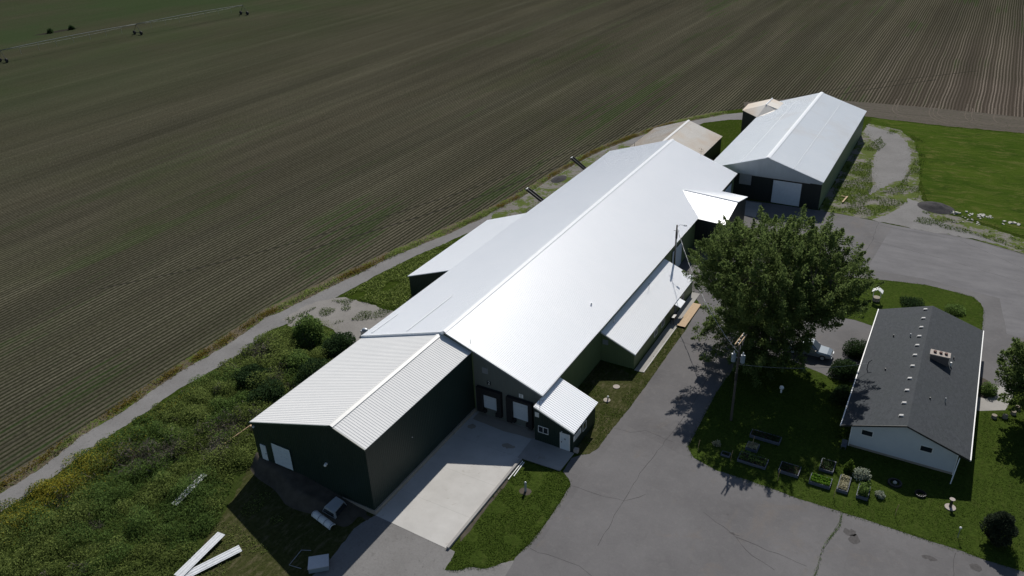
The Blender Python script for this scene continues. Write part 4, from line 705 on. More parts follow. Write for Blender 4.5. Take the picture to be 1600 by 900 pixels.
# ------------------------------------------------------------------ vegetation
def blob_dirs(n): 
    d = rng.normal(size=(n, 3)); return d / np.linalg.norm(d, axis=1)[:, None]
def big_tree(name, label, base, cen, rad, n_shoot, per, lsz, seed, trunk_r=0.42, group=None, skirt=0):
    t = thing(name, label, 'tree', (base[0], base[1], 0), group); r = random.Random(seed); nr = np.random.default_rng(seed)
    cen = np.array(cen); rad = np.array(rad)
    # shoots fill the crown's shell unevenly: lobes stand out, gaps stay between them
    lob = blob_dirs(13); lob[:, 2] = np.abs(lob[:, 2]) * 0.9 - 0.15; lob /= np.linalg.norm(lob, axis=1)[:, None]; amp = nr.uniform(0.55, 1.0, 13)
    P = []; D = []
    while len(P) < n_shoot:
        d = nr.normal(size=3); d /= np.linalg.norm(d)
        if d[2] < -0.95: continue
        k = np.max(amp * np.exp(-(1 - lob @ d) * 5.5)); rr = 0.70 + 0.36 * k
        q = nr.uniform(0.12, 1.0) ** 0.42
        if k < 0.30 and q > 0.8 and nr.random() < 0.75: continue
        p = cen + d * rad * rr * q
        if p[2] < 1.5: continue
        g = d * np.array([1, 1, 0.7]) + np.array([0, 0, 0.75]); P.append(p); D.append(g / np.linalg.norm(g))
    for _ in range(skirt):      # low drooping boughs
        a = nr.uniform(0, 2 * math.pi); q = nr.uniform(0.15, 0.74); zz = nr.uniform(1.8, 5.2)
        if math.cos(a) > 0.30: continue
        P.append(np.array([cen[0] + rad[0] * q * math.cos(a), cen[1] + rad[1] * q * math.sin(a), zz])); D.append(np.array([math.cos(a), math.sin(a), -0.25]) / 1.03)
    for _ in range(110 if skirt > 100 else 0):      # boughs hanging over the driveway
        P.append(np.array([nr.uniform(-18.5, -10.8), nr.uniform(82.5, 90.0), nr.uniform(2.6, 6.0)])); D.append(np.array([0.35, -0.75, 0.1]))
    far = nr.random(len(P)) < 0.14      # long leaders break the outline
    n_shoot = len(P); P = np.array(P); D = np.array(D)
    # limbs
    m = MB(); top = Vector((base[0] + .3, base[1] + .3, 2.6))
    m.tube([(base[0], base[1], -0.1), (base[0] + .05, base[1] + .05, .5), top], trunk_r * 1.25, 10, trunk_r)
    nodes = [top]; 
    for i in range(9):
        a = i * 2 * math.pi / 9 + r.uniform(-.3, .3); e = r.uniform(.45, 1.0)
        tip = Vector((cen[0] + rad[0] * .72 * math.cos(a) * e, cen[1] + rad[1] * .72 * math.sin(a) * e, cen[2] + rad[2] * (1.0 - e) * 0.9 + r.uniform(-.5, 1.2)))
        pts = []
        for k in range(6):
            u = k / 5; p = top.lerp(tip, u); p.z += math.sin(u * 2.4) * 0.9 + r.uniform(-.15, .15); p.x += r.uniform(-.2, .2) * (k > 0); pts.append(p)
        m.tube(pts, trunk_r * .52, 7, .07); nodes += pts[1:]
    N = np.array([tuple(p) for p in nodes])
    for i in range(0, len(P), 3):
        j = np.argmin(((N - P[i]) ** 2).sum(1)); a = Vector(N[j]); b = Vector(P[i]); mid = a.lerp(b, .5) + Vector((0, 0, -.2))
        m.tube([a, mid, b], .05, 4, .015, False)
    m.build('trunk', 'bark', t)
    cs = np.repeat(P, per, 0); ds = np.repeat(D, per, 0); L0 = nr.uniform(0.6, 1.7, n_shoot); L0[far] *= 1.9; L = L0.repeat(per)
    u = nr.random(len(cs)); off = nr.normal(size=cs.shape) * (0.36 * (1.12 - u))[:, None]
    cs = cs + ds * (u * L)[:, None] + off
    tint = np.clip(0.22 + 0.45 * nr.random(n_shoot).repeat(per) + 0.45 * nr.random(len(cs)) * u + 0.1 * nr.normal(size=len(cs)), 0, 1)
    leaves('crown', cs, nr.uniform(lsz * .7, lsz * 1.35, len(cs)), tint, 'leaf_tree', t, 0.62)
    return t
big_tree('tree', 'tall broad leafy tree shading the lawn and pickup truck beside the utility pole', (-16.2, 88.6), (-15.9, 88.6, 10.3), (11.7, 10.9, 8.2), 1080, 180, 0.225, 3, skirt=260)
big_tree('tree', 'leafy tree beside the patio at the picture edge, east of the house', (14.9, 88.5), (14.6, 89.2, 6.4), (5.6, 6.2, 5.6), 560, 130, 0.25, 11, 0.25, skirt=60)

def shrub(name, label, cat, x, y, r, h, n, mat, lsz=0.2, group=None, spiky=0.3, z0=0.0, base=0.0, stems=True):
    t = thing(name, label, cat, (x, y, z0), group); d = blob_dirs(n); d[:, 2] = np.abs(d[:, 2])
    k = np.array([[rng.normal(), rng.normal(), abs(rng.normal())] for _ in range(7)]); k /= np.linalg.norm(k, axis=1)[:, None]
    lob = np.max(np.exp(-(1 - d @ k.T) * 6), 1); q = rng.random(n) ** 0.45 * (0.72 + spiky * lob)
    c = np.stack([x + d[:, 0] * r * q, y + d[:, 1] * r * q, z0 + base + d[:, 2] * (h - base) * q + 0.03], 1)
    leaves('foliage', c, rng.uniform(.6, 1.4, n) * lsz, np.clip(0.15 + 0.5 * lob * rng.random(n) + 0.35 * rng.random(n), 0, 1), mat, t)
    if stems:
        m = MB()
        for i in range(5): a = i * 1.3; m.tube([(x, y, z0 - .05), (x + math.cos(a) * r * .35, y + math.sin(a) * r * .35, z0 + h * .55)], .05, 5, .015)
        m.build('stem', 'bark', t)
    return t
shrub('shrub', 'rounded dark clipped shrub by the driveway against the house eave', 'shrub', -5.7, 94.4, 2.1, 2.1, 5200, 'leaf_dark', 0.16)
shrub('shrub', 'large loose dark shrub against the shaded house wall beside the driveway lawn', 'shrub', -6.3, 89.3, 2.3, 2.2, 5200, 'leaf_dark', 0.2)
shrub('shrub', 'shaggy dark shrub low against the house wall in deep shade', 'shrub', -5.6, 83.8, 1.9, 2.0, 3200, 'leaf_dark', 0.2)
shrub('shrub', 'small round shrub in the dirt bed beside the patio', 'shrub', 9.0, 92.6, 1.2, 1.5, 2600, 'leaf_bush', 0.15)
shrub('shrub', 'yellow green rounded bush at the far end of the house on the north lawn', 'shrub', 4.15, 111.3, 1.6, 1.2, 2600, 'leaf_bush', 0.15)
shrub('shrub', 'low dark bluish shrub behind the far house gable', 'shrub', -1.1, 111.0, 2.0, 1.0, 2400, 'leaf_dark', 0.16)
shrub('shrub', 'tall tufted bush beside the gravel patch and lane', 'shrub', -71.7, 66.0, 2.4, 3.2, 6500, 'leaf_bush', 0.26, None, 0.45)
shrub('shrub', 'dark bushy shrub between the gravel patch and the near wing', 'shrub', -65.3, 65.0, 2.6, 2.9, 6500, 'leaf_dark', 0.26, None, 0.4)
for i, (x, y, r, h, mt, lab) in enumerate([(-68.5, 60.3, 2.3, 1.5, 'leaf_bush', 'broad green bush just below the tall tufted one'), (-63.8, 58.6, 2.6, 2.4, 'leaf_dark', 'dark bush crowding the near wing eave'), (-71.5, 55.0, 2.3, 1.3, 'leaf_dark', 'dark grey green bush in the middle of the weeds'), (-66.5, 53.0, 2.5, 1.9, 'leaf_dark', 'deep green bush among the weeds near the wing corner'), (-62.2, 52.5, 2.0, 1.7, 'leaf_bush', 'light green bush close to the near wing wall'), (-73.5, 61.5, 1.9, 1.3, 'leaf_weed', 'pale olive bush along the lane edge')]):
    shrub('shrub', lab, 'shrub', x, y, r, h, 4200, mt, 0.26, None, 0.55)
tr = thing('tree', 'small dense dark evergreen tree on the lawn corner near the asphalt', 'tree', (10.6, 67.3, 0)); n = 7000
u = rng.random(n) ** 0.8; a = rng.random(n) * 2 * math.pi; lob = 0.75 + 0.25 * np.sin(3 * a + 6 * u) * np.cos(9 * u)
rr = 1.75 * np.sqrt(np.clip(np.sin(np.clip(u * 0.95 + 0.06, 0, 1) * math.pi), 0, 1)) * lob * rng.random(n) ** 0.35
leaves('crown', np.stack([10.6 + rr * np.cos(a), 67.3 + rr * np.sin(a), 0.25 + 3.3 * u], 1), rng.uniform(.15, .34, n), rng.random(n), 'conifer', tr, 0.4)
MB().tube([(10.6, 67.3, -.05), (10.6, 67.3, 2.8)], .10, 7, .03).build('trunk', 'bark', tr)

# weeds beside the lane: one uncountable mass of leaves over a bumpy height field
WPOLY = [(-76.9, 18), (-77.3, 26), (-77.5, 35.2), (-77.6, 44.1), (-77.4, 54.2), (-77.8, 64.5), (-75.5, 66.2), (-70.5, 67.4), (-66, 65.5), (-62.5, 63.5), (-58.7, 62.0), (-58.6, 44.0), (-60.2, 42.0), (-58.2, 39.0), (-56.2, 33.6), (-54.2, 27.5), (-51.0, 18)]
nb = 70000; x, y = sample_poly(WPOLY, nb)
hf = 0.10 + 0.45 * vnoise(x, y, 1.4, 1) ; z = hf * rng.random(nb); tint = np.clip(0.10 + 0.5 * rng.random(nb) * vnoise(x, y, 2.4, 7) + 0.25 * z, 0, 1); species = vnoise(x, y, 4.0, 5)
nc = 520; px_, py_ = sample_poly(WPOLY, nc); edge = np.clip((px_ + 78) / 3.0, 0.35, 1) * np.clip((-53 - px_) / 6.0, 0.35, 1)
cr_ = rng.uniform(0.45, 1.5, nc) * (0.6 + 0.8 * vnoise(px_, py_, 8, 2)); chh = cr_ * rng.uniform(0.7, 1.5, nc) * edge; ctint = 0.15 + 0.75 * vnoise(px_, py_, 5, 24) * rng.random(nc); csp = vnoise(px_, py_, 4.0, 5) + 0.4 * (rng.random(nc) - 0.5)
pd_ = np.abs((py_ - 27) - (px_ + 68) * 1.375) / 1.7; chh[(pd_ < 0.7) & (px_ < -57)] *= 0.25
cnt = (190 * cr_ ** 1.7).astype(int) + 40; idx = np.repeat(np.arange(nc), cnt); m_ = len(idx); dd = rng.normal(size=(m_, 3)); dd[:, 2] = np.abs(dd[:, 2]); dd /= np.linalg.norm(dd, axis=1)[:, None]; q_ = rng.random(m_) ** 0.3
x2 = px_[idx] + dd[:, 0] * cr_[idx] * q_; y2 = py_[idx] + dd[:, 1] * cr_[idx] * q_; z2 = dd[:, 2] * chh[idx] * q_
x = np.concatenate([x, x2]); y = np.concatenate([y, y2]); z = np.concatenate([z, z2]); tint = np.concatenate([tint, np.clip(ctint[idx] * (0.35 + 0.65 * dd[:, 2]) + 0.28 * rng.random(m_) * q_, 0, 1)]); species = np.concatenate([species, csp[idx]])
n = len(x); keep = np.ones(n, bool)
yel = (np.exp(-(((x + 75.2) / 2.6) ** 2 + ((y - 30.5) / 6.0) ** 2)) > rng.random(n) * 1.1) | ((x < -75.5) & (rng.random(n) < 0.10) & (y < 50))
dark = species > 0.60; grey = (vnoise(x, y, 2.2, 8) > 0.86) & (rng.random(n) < 0.35)
for gx, gy, gs in ((-71.5, 38.2, 1.5), (-69.5, 40.3, 1.1), (-66.5, 46.5, 1.3), (-64.5, 43.0, 0.9), (-75.0, 60.0, 1.2)): grey |= (np.exp(-((x - gx) ** 2 + (y - gy) ** 2) / (2 * gs * gs)) > rng.random(n) * 1.3)
cen = np.stack([x, y, z + 0.03], 1)
def weedset(name, mask, mat, lo, hi, up=0.4, asp=0.5):
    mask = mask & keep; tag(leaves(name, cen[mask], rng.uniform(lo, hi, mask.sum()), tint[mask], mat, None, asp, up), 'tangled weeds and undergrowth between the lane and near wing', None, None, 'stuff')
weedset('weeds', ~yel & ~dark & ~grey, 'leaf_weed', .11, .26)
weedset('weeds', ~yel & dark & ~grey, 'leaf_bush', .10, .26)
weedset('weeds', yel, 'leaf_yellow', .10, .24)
weedset('weeds', grey & ~yel, 'leaf_grey', .25, .8, 0.2, 0.10)
# ochre weeds along the field edge
V = np.array([(-80.9, 24), (-80.9, 28), (-80.9, 32.5), (-81.5, 37.7), (-81.6, 43.7), (-82.0, 51.5), (-81.8, 59.8), (-82.2, 67.4), (-81.3, 71.5), (-80.4, 77), (-79.3, 83), (-78.2, 87), (-77.4, 92), (-76.2, 97), (-74.3, 104), (-72.3, 113), (-71.0, 122), (-70.2, 137), (-69.3, 147), (-68.0, 155), (-66.3, 161), (-64.6, 167), (-61.0, 177), (-57.0, 184), (-51.5, 192.5)])
seg = np.concatenate([[0], np.cumsum(np.linalg.norm(np.diff(V, axis=0), axis=1))]); n = 30000; q = rng.random(n) * seg[-1]
vx = np.interp(q, seg, V[:, 0]); vy = np.interp(q, seg, V[:, 1]); dens = vnoise(vx, vy, 2.2, 9); k = dens > rng.random(n) * 0.8
vx = vx + rng.normal(size=n) * .42; vy = vy + rng.normal(size=n) * .3
far_green = vnoise(vx, vy, 9, 10) > 0.45
for msk, mat in ((k & ~far_green, 'leaf_gold'), (k & far_green, 'leaf_weed')):
    c = np.stack([vx, vy, rng.random(n) * .35 + .02], 1)[msk]; tag(leaves('verge_weeds', c, rng.uniform(.12, .3, len(c)), rng.random(len(c)), mat, None, 0.5, 0.5), 'low ochre and green weeds along the field edge', None, None, 'stuff')
# grass tufts: soften lawn and gravel edges
def tufts(name, poly, n, hmax, mat, lo, hi, thr=0.0, sc=2.0, o=11, label='short grass tufts'):
    x, y = sample_poly(poly, n); k = vnoise(x, y, sc, o) > thr; x, y = x[k], y[k]; m = len(x)
    tag(leaves(name, np.stack([x, y, 0.03 + rng.random(m) * hmax], 1), rng.uniform(lo, hi, m), rng.random(m), mat, None, 0.35, 0.8), label, None, None, 'stuff')
def edge_tufts(name, line, n, spread, hmax, mat, label):
    L = np.array(line); sg = np.concatenate([[0], np.cumsum(np.linalg.norm(np.diff(L, axis=0), axis=1))]); q = rng.random(n) * sg[-1]
    x = np.interp(q, sg, L[:, 0]) + rng.normal(size=n) * spread; y = np.interp(q, sg, L[:, 1]) + rng.normal(size=n) * spread; k = vnoise(x, y, 1.3, 12) > rng.random(n) * .9
    x, y = x[k], y[k]; m = len(x); tag(leaves(name, np.stack([x, y, 0.04 + rng.random(m) * hmax], 1), rng.uniform(.07, .16, m), rng.random(m), mat, None, 0.4, 0.8), label, None, None, 'stuff')
tufts('grass_tufts', ISLAND, 9000, .07, 'grass_blade', .10, .24, 0.3, 1.6, 13, 'thick short grass on the dock island lawn')
tufts('grass_tufts', EASTLAWN, 7000, .07, 'grass_blade', .10, .22, 0.45, 1.5, 14, 'thin grass on the strip along the warehouse')
edge_tufts('grass_tufts', ISLAND[1:13], 2600, .14, .08, 'grass_blade', 'ragged grass edge of the dock island lawn')
edge_tufts('grass_tufts', [(-18.8, 83), (-18.9, 73.5), (-18.7, 67.5), (-17.6, 66.0), (-14.8, 65.2), (-6.6, 64.95), (4.1, 64.85), (13, 64.7)], 4200, .14, .08, 'grass_blade', 'ragged grass edge of the house lawn')
edge_tufts('grass_tufts', [(-16, 113.5), (-7.3, 116.4), (0.4, 117.9), (6.2, 116.9), (7.7, 113.4), (7.7, 106)], 1600, .14, .08, 'grass_blade', 'ragged grass edge of the north lawn')
tufts('lawn_tufts', [(-18.5, 84), (-18.7, 67.5), (-14.8, 65.4), (12.8, 64.9), (18, 72), (12, 90), (8.5, 88), (7.6, 75), (-3.6, 75), (-4.5, 86), (-17, 87)], 22000, .06, 'grass_blade', .10, .22, 0.35, 2.4, 15, 'short mown grass on the house lawn')
tufts('gravel_weeds', [(-18.6, 141), (-18.6, 172), (-14, 193), (-11.6, 192), (-15.2, 172), (-12.6, 156), (-12.2, 149), (-8.2, 158), (-7.2, 170), (-8, 184), (-11, 193), (-6, 186), (-5, 165), (-4.2, 153), (-10, 141), (-15, 140)], 13000, .25, 'grass_blade', .14, .36, 0.46, 2.6, 16, 'patchy weeds growing through the gravel beside the far shed')
tufts('gravel_weeds', [(-3, 147), (1, 145), (6, 143), (12.3, 140), (13, 136), (5.1, 139.5), (-4, 141)], 3200, .2, 'grass_blade', .14, .32, 0.5, 2.0, 17, 'patchy weeds along the apron edge by the rubble')
tufts('yard_weeds', [(-63.5, 105.5), (-68.5, 108), (-66, 120), (-65, 135), (-63, 147), (-59.5, 160), (-59.5, 143), (-58.9, 138), (-58.9, 105)], 7000, .25, 'grass_blade', .15, .38, 0.35, 3, 18, 'rough grass between the lane and warehouse')
tufts('yard_weeds', [(-75.5, 77.5), (-74.5, 88), (-71.5, 100), (-67, 104.5), (-66.4, 82), (-60, 80.5), (-59, 77), (-66, 77.5)], 8000, .3, 'leaf_weed', .16, .42, 0.3, 2.6, 19, 'rough grass and weeds in front of the low bay')
edge_tufts('gravel_weeds', [(-19, 196), (-14, 195.4), (-11, 192), (-8.8, 185), (-7.4, 177), (-7.0, 168), (-7.3, 160), (-9.8, 156.5), (-12.3, 150.5), (-12.6, 157), (-14.2, 165), (-15.2, 173), (-15.6, 181), (-19, 190)], 5200, .7, .2, 'grass_blade', 'ragged weeds around the gravel loop')
edge_tufts('gravel_weeds', [(-5.2, 163), (-5.4, 172), (-7.2, 185), (-11, 193.8), (-18, 197)], 3600, .9, .2, 'grass_blade', 'ragged grass along the far lawn edge')
edge_tufts('gravel_weeds', [(-5.0, 160), (-3.5, 152.5), (1, 147.8), (6, 145.5), (12, 142)], 3000, .8, .2, 'grass_blade', 'ragged grass along the rubble edge')
tufts('gravel_weeds', [(-78.5, 68), (-76, 75.5), (-72, 78), (-66, 78), (-66, 74), (-70, 72), (-72, 69), (-76, 67)], 5500, .25, 'grass_blade', .12, .3, 0.50, 1.8, 31, 'weeds creeping over the gravel patch by the lane')
edge_tufts('gravel_weeds', [(-76.1, 67), (-74.7, 69.9), (-70.4, 69.1), (-66.4, 66.4), (-62.5, 64.5)], 2200, .6, .3, 'leaf_weed', 'ragged weeds on the near edge of the gravel patch')
edge_tufts('crack_weeds', [(-2.4, 64.6), (-2.3, 62.9), (-2.7, 61.3), (-3.1, 59.8), (-3.1, 58.4), (-3.1, 57.0), (-3.2, 54.7)], 900, .07, .06, 'leaf_bush', 'green weeds growing along an asphalt crack')
tufts('dirt_weeds', [(-57, 38), (-55, 33.5), (-52.5, 26), (-47, 26), (-46, 33), (-49, 39), (-55, 41)], 3500, .12, 'leaf_weed', .12, .3, 0.5, 1.8, 21, 'sparse dry grass on the bare dirt by the wing')
tufts('crop_rows', [(-83.5, 60), (-83.5, 69), (-79.5, 88), (-74, 113), (-79, 113), (-86, 88), (-88, 62)], 1, .1, 'leaf_bush', .1, .2, 0, 1, 22, 'darker green crop near the lane')

# ------------------------------------------------------------------ garden and lawn objects
def raised_bed(label, x0, x1, y0, y1, h, n, mat, lsz, ph, mat2=None):
    t = thing('raised_bed', label, 'raised bed', ((x0 + x1) / 2, (y0 + y1) / 2, 0), 'raised beds in the vegetable garden'); b = .07
    MB().box(x0, x1, y0, y0 + b, 0, h).box(x0, x1, y1 - b, y1, 0, h).box(x0, x0 + b, y0 + b, y1 - b, 0, h).box(x1 - b, x1, y0 + b, y1 - b, 0, h).build('frame', 'wood_bed', t)
    MB().box(x0 + b, x1 - b, y0 + b, y1 - b, 0, h - .06).build('soil', 'soil', t)
    if n:
        x = rng.uniform(x0 + .1, x1 - .1, n); y = rng.uniform(y0 + .1, y1 - .1, n)
        rows = np.abs(np.sin((y - y0) * math.pi / 0.42)) if mat == 'leaf_lettuce' else vnoise(x, y, .5, 23)
        o = leaves('plants', np.stack([x, y, h - .04 + rng.random(n) * ph * (0.35 + rows)], 1), rng.uniform(.6, 1.4, n) * lsz, np.clip(rows * .7 + .4 * rng.random(n), 0, 1), mat, t); o['kind'] = 'stuff'
    return t
raised_bed('long shaded raised bed with few plants, uppermost in the garden', -13.3, -10.1, 72.05, 73.2, .4, 260, 'leaf_dark', .2, .3)
raised_bed('small raised bed full of pale flowering plants in the tree shade', -13.15, -11.9, 69.75, 71.0, .35, 420, 'leaf_cream', .16, .3)
raised_bed('long narrow raised bed with sparse tall stems by the pole shadow', -13.4, -10.45, 67.5, 69.0, .35, 380, 'leaf_bush', .2, .55)
raised_bed('dark raised bed with little growing, left of the bright lettuce', -9.2, -7.2, 67.75, 69.3, .4, 200, 'leaf_dark', .18, .25)
raised_bed('raised bed of bright green lettuce rows', -6.1, -4.05, 67.5, 68.9, .4, 900, 'leaf_lettuce', .2, .22)
raised_bed('dark slatted raised bed with purple leaves above the lettuce bed', -5.6, -4.2, 69.98, 71.8, .35, 260, 'leaf_dark', .2, .2)
raised_bed('narrow raised bed thick with creamy yellow flowers', -3.45, -2.4, 67.6, 70.0, .4, 800, 'leaf_cream', .17, .22)
raised_bed('raised bed with bushy dark green plants right of the creamy flowers', -1.6, -.5, 67.55, 69.4, .4, 700, 'leaf_bush', .2, .7)
raised_bed('short low plank bed closest to the pole shadow', -15.2, -14.25, 67.65, 68.3, .25, 60, 'leaf_dark', .15, .15)
shrub('garden_plant', 'tall feathery grass clump standing in the vegetable garden', 'plant', -2.85, 71.2, .55, 1.5, 700, 'grass_blade', .22, None, .4, stems=False)
shrub('garden_plant', 'white variegated hosta-like plant beside the feathery clump', 'plant', -1.6, 71.0, .95, 1.0, 900, 'leaf_white', .22, None, .4, stems=False)
shrub('garden_plant', 'small pale plant on the lawn right of the raised beds', 'plant', .45, 68.8, .55, .6, 420, 'leaf_white', .2, None, .4, stems=False)
shrub('garden_plant', 'little pale flowering plant in the shaded lawn corner by the asphalt', 'plant', -16.05, 69.2, .5, .5, 320, 'leaf_cream', .18, None, .4, stems=False)
for x, y, lab in ((-17.56, 67.3, 'bent thin garden stake at the lawn corner by the drive'), (-8.94, 66.5, 'thin garden stake by the asphalt below the dark bed'), (-3.5, 66.6, 'thin leaning stake in front of the creamy flower bed'), (2.1, 66.7, 'thin stake on the lawn edge below the fire ring'), (-12.6, 70.6, 'tall bare cane beside the pale flowering bed'), (-14.0, 67.3, 'short upright board stake beside the plank bed')):
    o = MB().tube([(x, y, -.05), (x + .03, y + .02, .9), (x + .10, y + .06, 1.45)], .025, 6).build('garden_stake', 'wood_light'); tag(o, lab, 'stake', 'stakes around the vegetable garden')
o = MB().tube([(7.5, 66.4, 0), (7.5, 66.4, 1.2)], .03, 6).build('marker_post', 'metal_grey'); tag(o, 'thin marker post with white cap on the lawn near the small evergreen', 'marker post'); MB().ball((7.5, 66.4, 1.26), .12, 8, 6).build('cap', 'white', o)
o = MB().tube([(-12.2, 81.9, 0), (-12.2, 81.9, .55)], .12, 8, .09).ball((-12.2, 81.9, .75), .27, 12, 8).build('gazing_ball', 'white'); tag(o, 'white globe garden ornament on the shaded lawn under the tree', 'ornament')
def ring(name, label, cat, x, y, r, mt):
    m = MB(); n = 14
    for i in range(n):
        a = 2 * math.pi * i / n; m.obox((x + r * math.cos(a), y + r * math.sin(a), .12), (.22, .30, .24), a)
    o = m.build(name, mt); return tag(o, label, cat)
ring('fire_ring', 'stone fire ring in the house shadow behind the raised beds', 'fire ring', 1.5, 71.4, .55, 'metal_dark'); MB().ball((1.5, 71.4, .2), .2, 8, 6).build('ash_pot', 'stone', bpy.data.objects['fire_ring'])
ring('stone_ring', 'small low stone ring in the deepest house shadow', 'stone ring', 3.9, 70.9, .4, 'metal_dark')
pd = thing('birdbath', 'dark pedestal on a round pale base at the house shadow edge', 'birdbath', (6.6, 70.3, 0)); MB().cyl((6.6, 70.3), .5, 0, .12, 18).build('base', 'cement', pd); MB().cyl((6.6, 70.35), .15, .12, 1.0, 12, .12).build('pedestal', 'metal_dark', pd); MB().cyl((6.6, 70.35), .18, 1.0, 1.08, 12, .26).build('bowl', 'cement', pd)
cr = thing('garden_chair', 'weathered wooden garden chair beside the house corner', 'chair', (-3.95, 74.75, 0)); MB().box(-4.25, -3.7, 74.5, 75.0, .40, .46).build('seat', 'wood_bed', cr); MB().box(-4.25, -3.7, 75.0, 75.06, .46, 1.0).build('backrest', 'wood_bed', cr)
for sx in (-4.22, -3.78):
    for sy in (74.53, 74.95): MB().box(sx, sx + .05, sy, sy + .05, 0, .40).build('leg', 'wood_bed', cr)
wl_ = thing('wishing_well', 'little white roofed wishing well on the north lawn beside the tree', 'wishing well', (-5.6, 109.9, 0)); MB().cyl((-5.6, 109.9), .5, 0, .6, 14).build('base', 'stump', wl_)
for sx in (-.48, .48): MB().box(-5.6 + sx - .05, -5.6 + sx + .05, 109.85, 109.95, .6, 1.5).build('post', 'white', wl_)
MB().prism([(-6.3, 1.45), (-5.6, 1.95), (-4.9, 1.45), (-4.9, 1.53), (-5.6, 2.05), (-6.3, 1.53)], 109.4, 110.4).build('roof', 'white', wl_)
for x, y, lab in ((9.75, 87.7, 'cut log stump at the patio lawn edge, first from the house'), (10.8, 88.25, 'second log stump from the house along the patio lawn'), (11.6, 89.4, 'third log stump from the house along the patio lawn'), (12.0, 90.6, 'last log stump of the patio row, half beneath the tree')):
    o = MB().cyl((x, y), .30, 0, .42, 12, .27).build('log_stump', 'stump'); tag(o, lab, 'log stump', 'log stumps along the patio lawn')

# dock side objects
bo = MB().cyl((-31.06, 53.3), .13, 0, 1.15, 12); o = bo.ball((-31.06, 53.3, 1.15), .13, 10, 6).build('pipe_bollard', 'metal_galv'); tag(o, 'grey pipe bollard in a dirt circle on the dock island lawn', 'bollard')
for x, y, lab, pipe in ((-29.97, 74.2, 'plain round concrete septic lid on the strip lawn near the annexe', False), (-29.91, 71.2, 'round concrete septic lid with a white pipe on top', True)):
    t = thing('septic_lid', lab, 'septic lid', (x, y, 0), 'round lids on the grass strip'); MB().cyl((x, y), .42, 0, .1, 18).build('lid', 'cement', t)
    if pipe: MB().cyl((x + .1, y + .05), .08, .1, .5, 10).build('pipe', 'metal_dark', t); MB().ball((x + .1, y + .05, .55), .13, 8, 6).build('pipe_cap', 'white', t)
kw = MB().box(-33.95, -33.68, 43.1, 57.3, 0, .28).build('dock_kerb', 'concrete_old'); tag(kw, 'low concrete kerb wall along the dock slab and island lawn', 'kerb wall')
for i, (a, b, lab) in enumerate([((-33.5, 57.1, .1), (-33.45, 53.9, .1), 'white plastic pipe lying along the dock kerb'), ((-33.28, 57.0, .1), (-33.18, 54.6, .1), 'shorter white plastic pipe on the grass by the kerb')]):
    tag(MB().tube([a, b], .055, 8).build('plastic_pipe', 'white'), lab, 'pipe', 'pipes by the dock kerb')
bw = thing('boardwalk', 'low light timber boardwalk ramp beside the annexe walkway', 'boardwalk', (-27.6, 94.3, 0)); m = MB()
for i in range(20): m.box(-28.2, -27.05, 90.85 + i * .345, 90.85 + i * .345 + .33, .2, .25)
m.build('deck_boards', 'wood_light', bw); MB().box(-27.12, -27.06, 90.85, 97.7, 0, .2).build('side_beam', 'wood_light', bw); MB().box(-28.15, -28.09, 90.85, 97.7, 0, .2).build('side_beam', 'wood_light', bw)
gr = thing('barbecue', 'dark covered barbecue standing on the walkway beside the annexe windows', 'barbecue', (-28.95, 91.6, 0)); MB().box(-29.25, -28.7, 91.0, 92.2, .75, 1.15).build('hood', 'metal_dark', gr)
for sx in (-29.2, -28.8):
    for sy in (91.05, 92.1): MB().box(sx, sx + .05, sy, sy + .05, .07, .75).build('leg', 'metal_dark', gr)

# south end of the near wing: truck cap, plough blade, metal bin, frame, sheets, pole
def topper():
    t = thing('truck_cap', 'white pickup truck cap sitting on the dirt bank at the wing end', 'truck cap', (-46.4, 42.0, 0)); b0 = [(-47.55, 41.15, .28), (-45.75, 41.05, .12), (-45.85, 43.0, .22), (-47.35, 43.05, .45)]; b1 = [(-47.15, 41.25, 1.05), (-45.85, 41.15, .92), (-45.95, 42.75, .98), (-47.0, 42.8, 1.15)]
    MB().hexa(b0, b1).build('shell', 'metal_galv', t)
    MB().hexa([(-45.72, 41.25, .30), (-45.70, 41.25, .30), (-45.78, 42.85, .38), (-45.80, 42.85, .38)], [(-45.80, 41.3, .82), (-45.78, 41.3, .82), (-45.88, 42.65, .88), (-45.90, 42.65, .88)]).build('side_window', 'dark_glass', t)
    MB().hexa([(-47.4, 41.10, .45), (-45.95, 41.02, .33), (-45.95, 41.06, .33), (-47.4, 41.14, .45)], [(-47.2, 41.18, .80), (-45.98, 41.10, .70), (-45.98, 41.14, .70), (-47.2, 41.22, .80)]).build('rear_window', 'dark_glass', t)
topper()
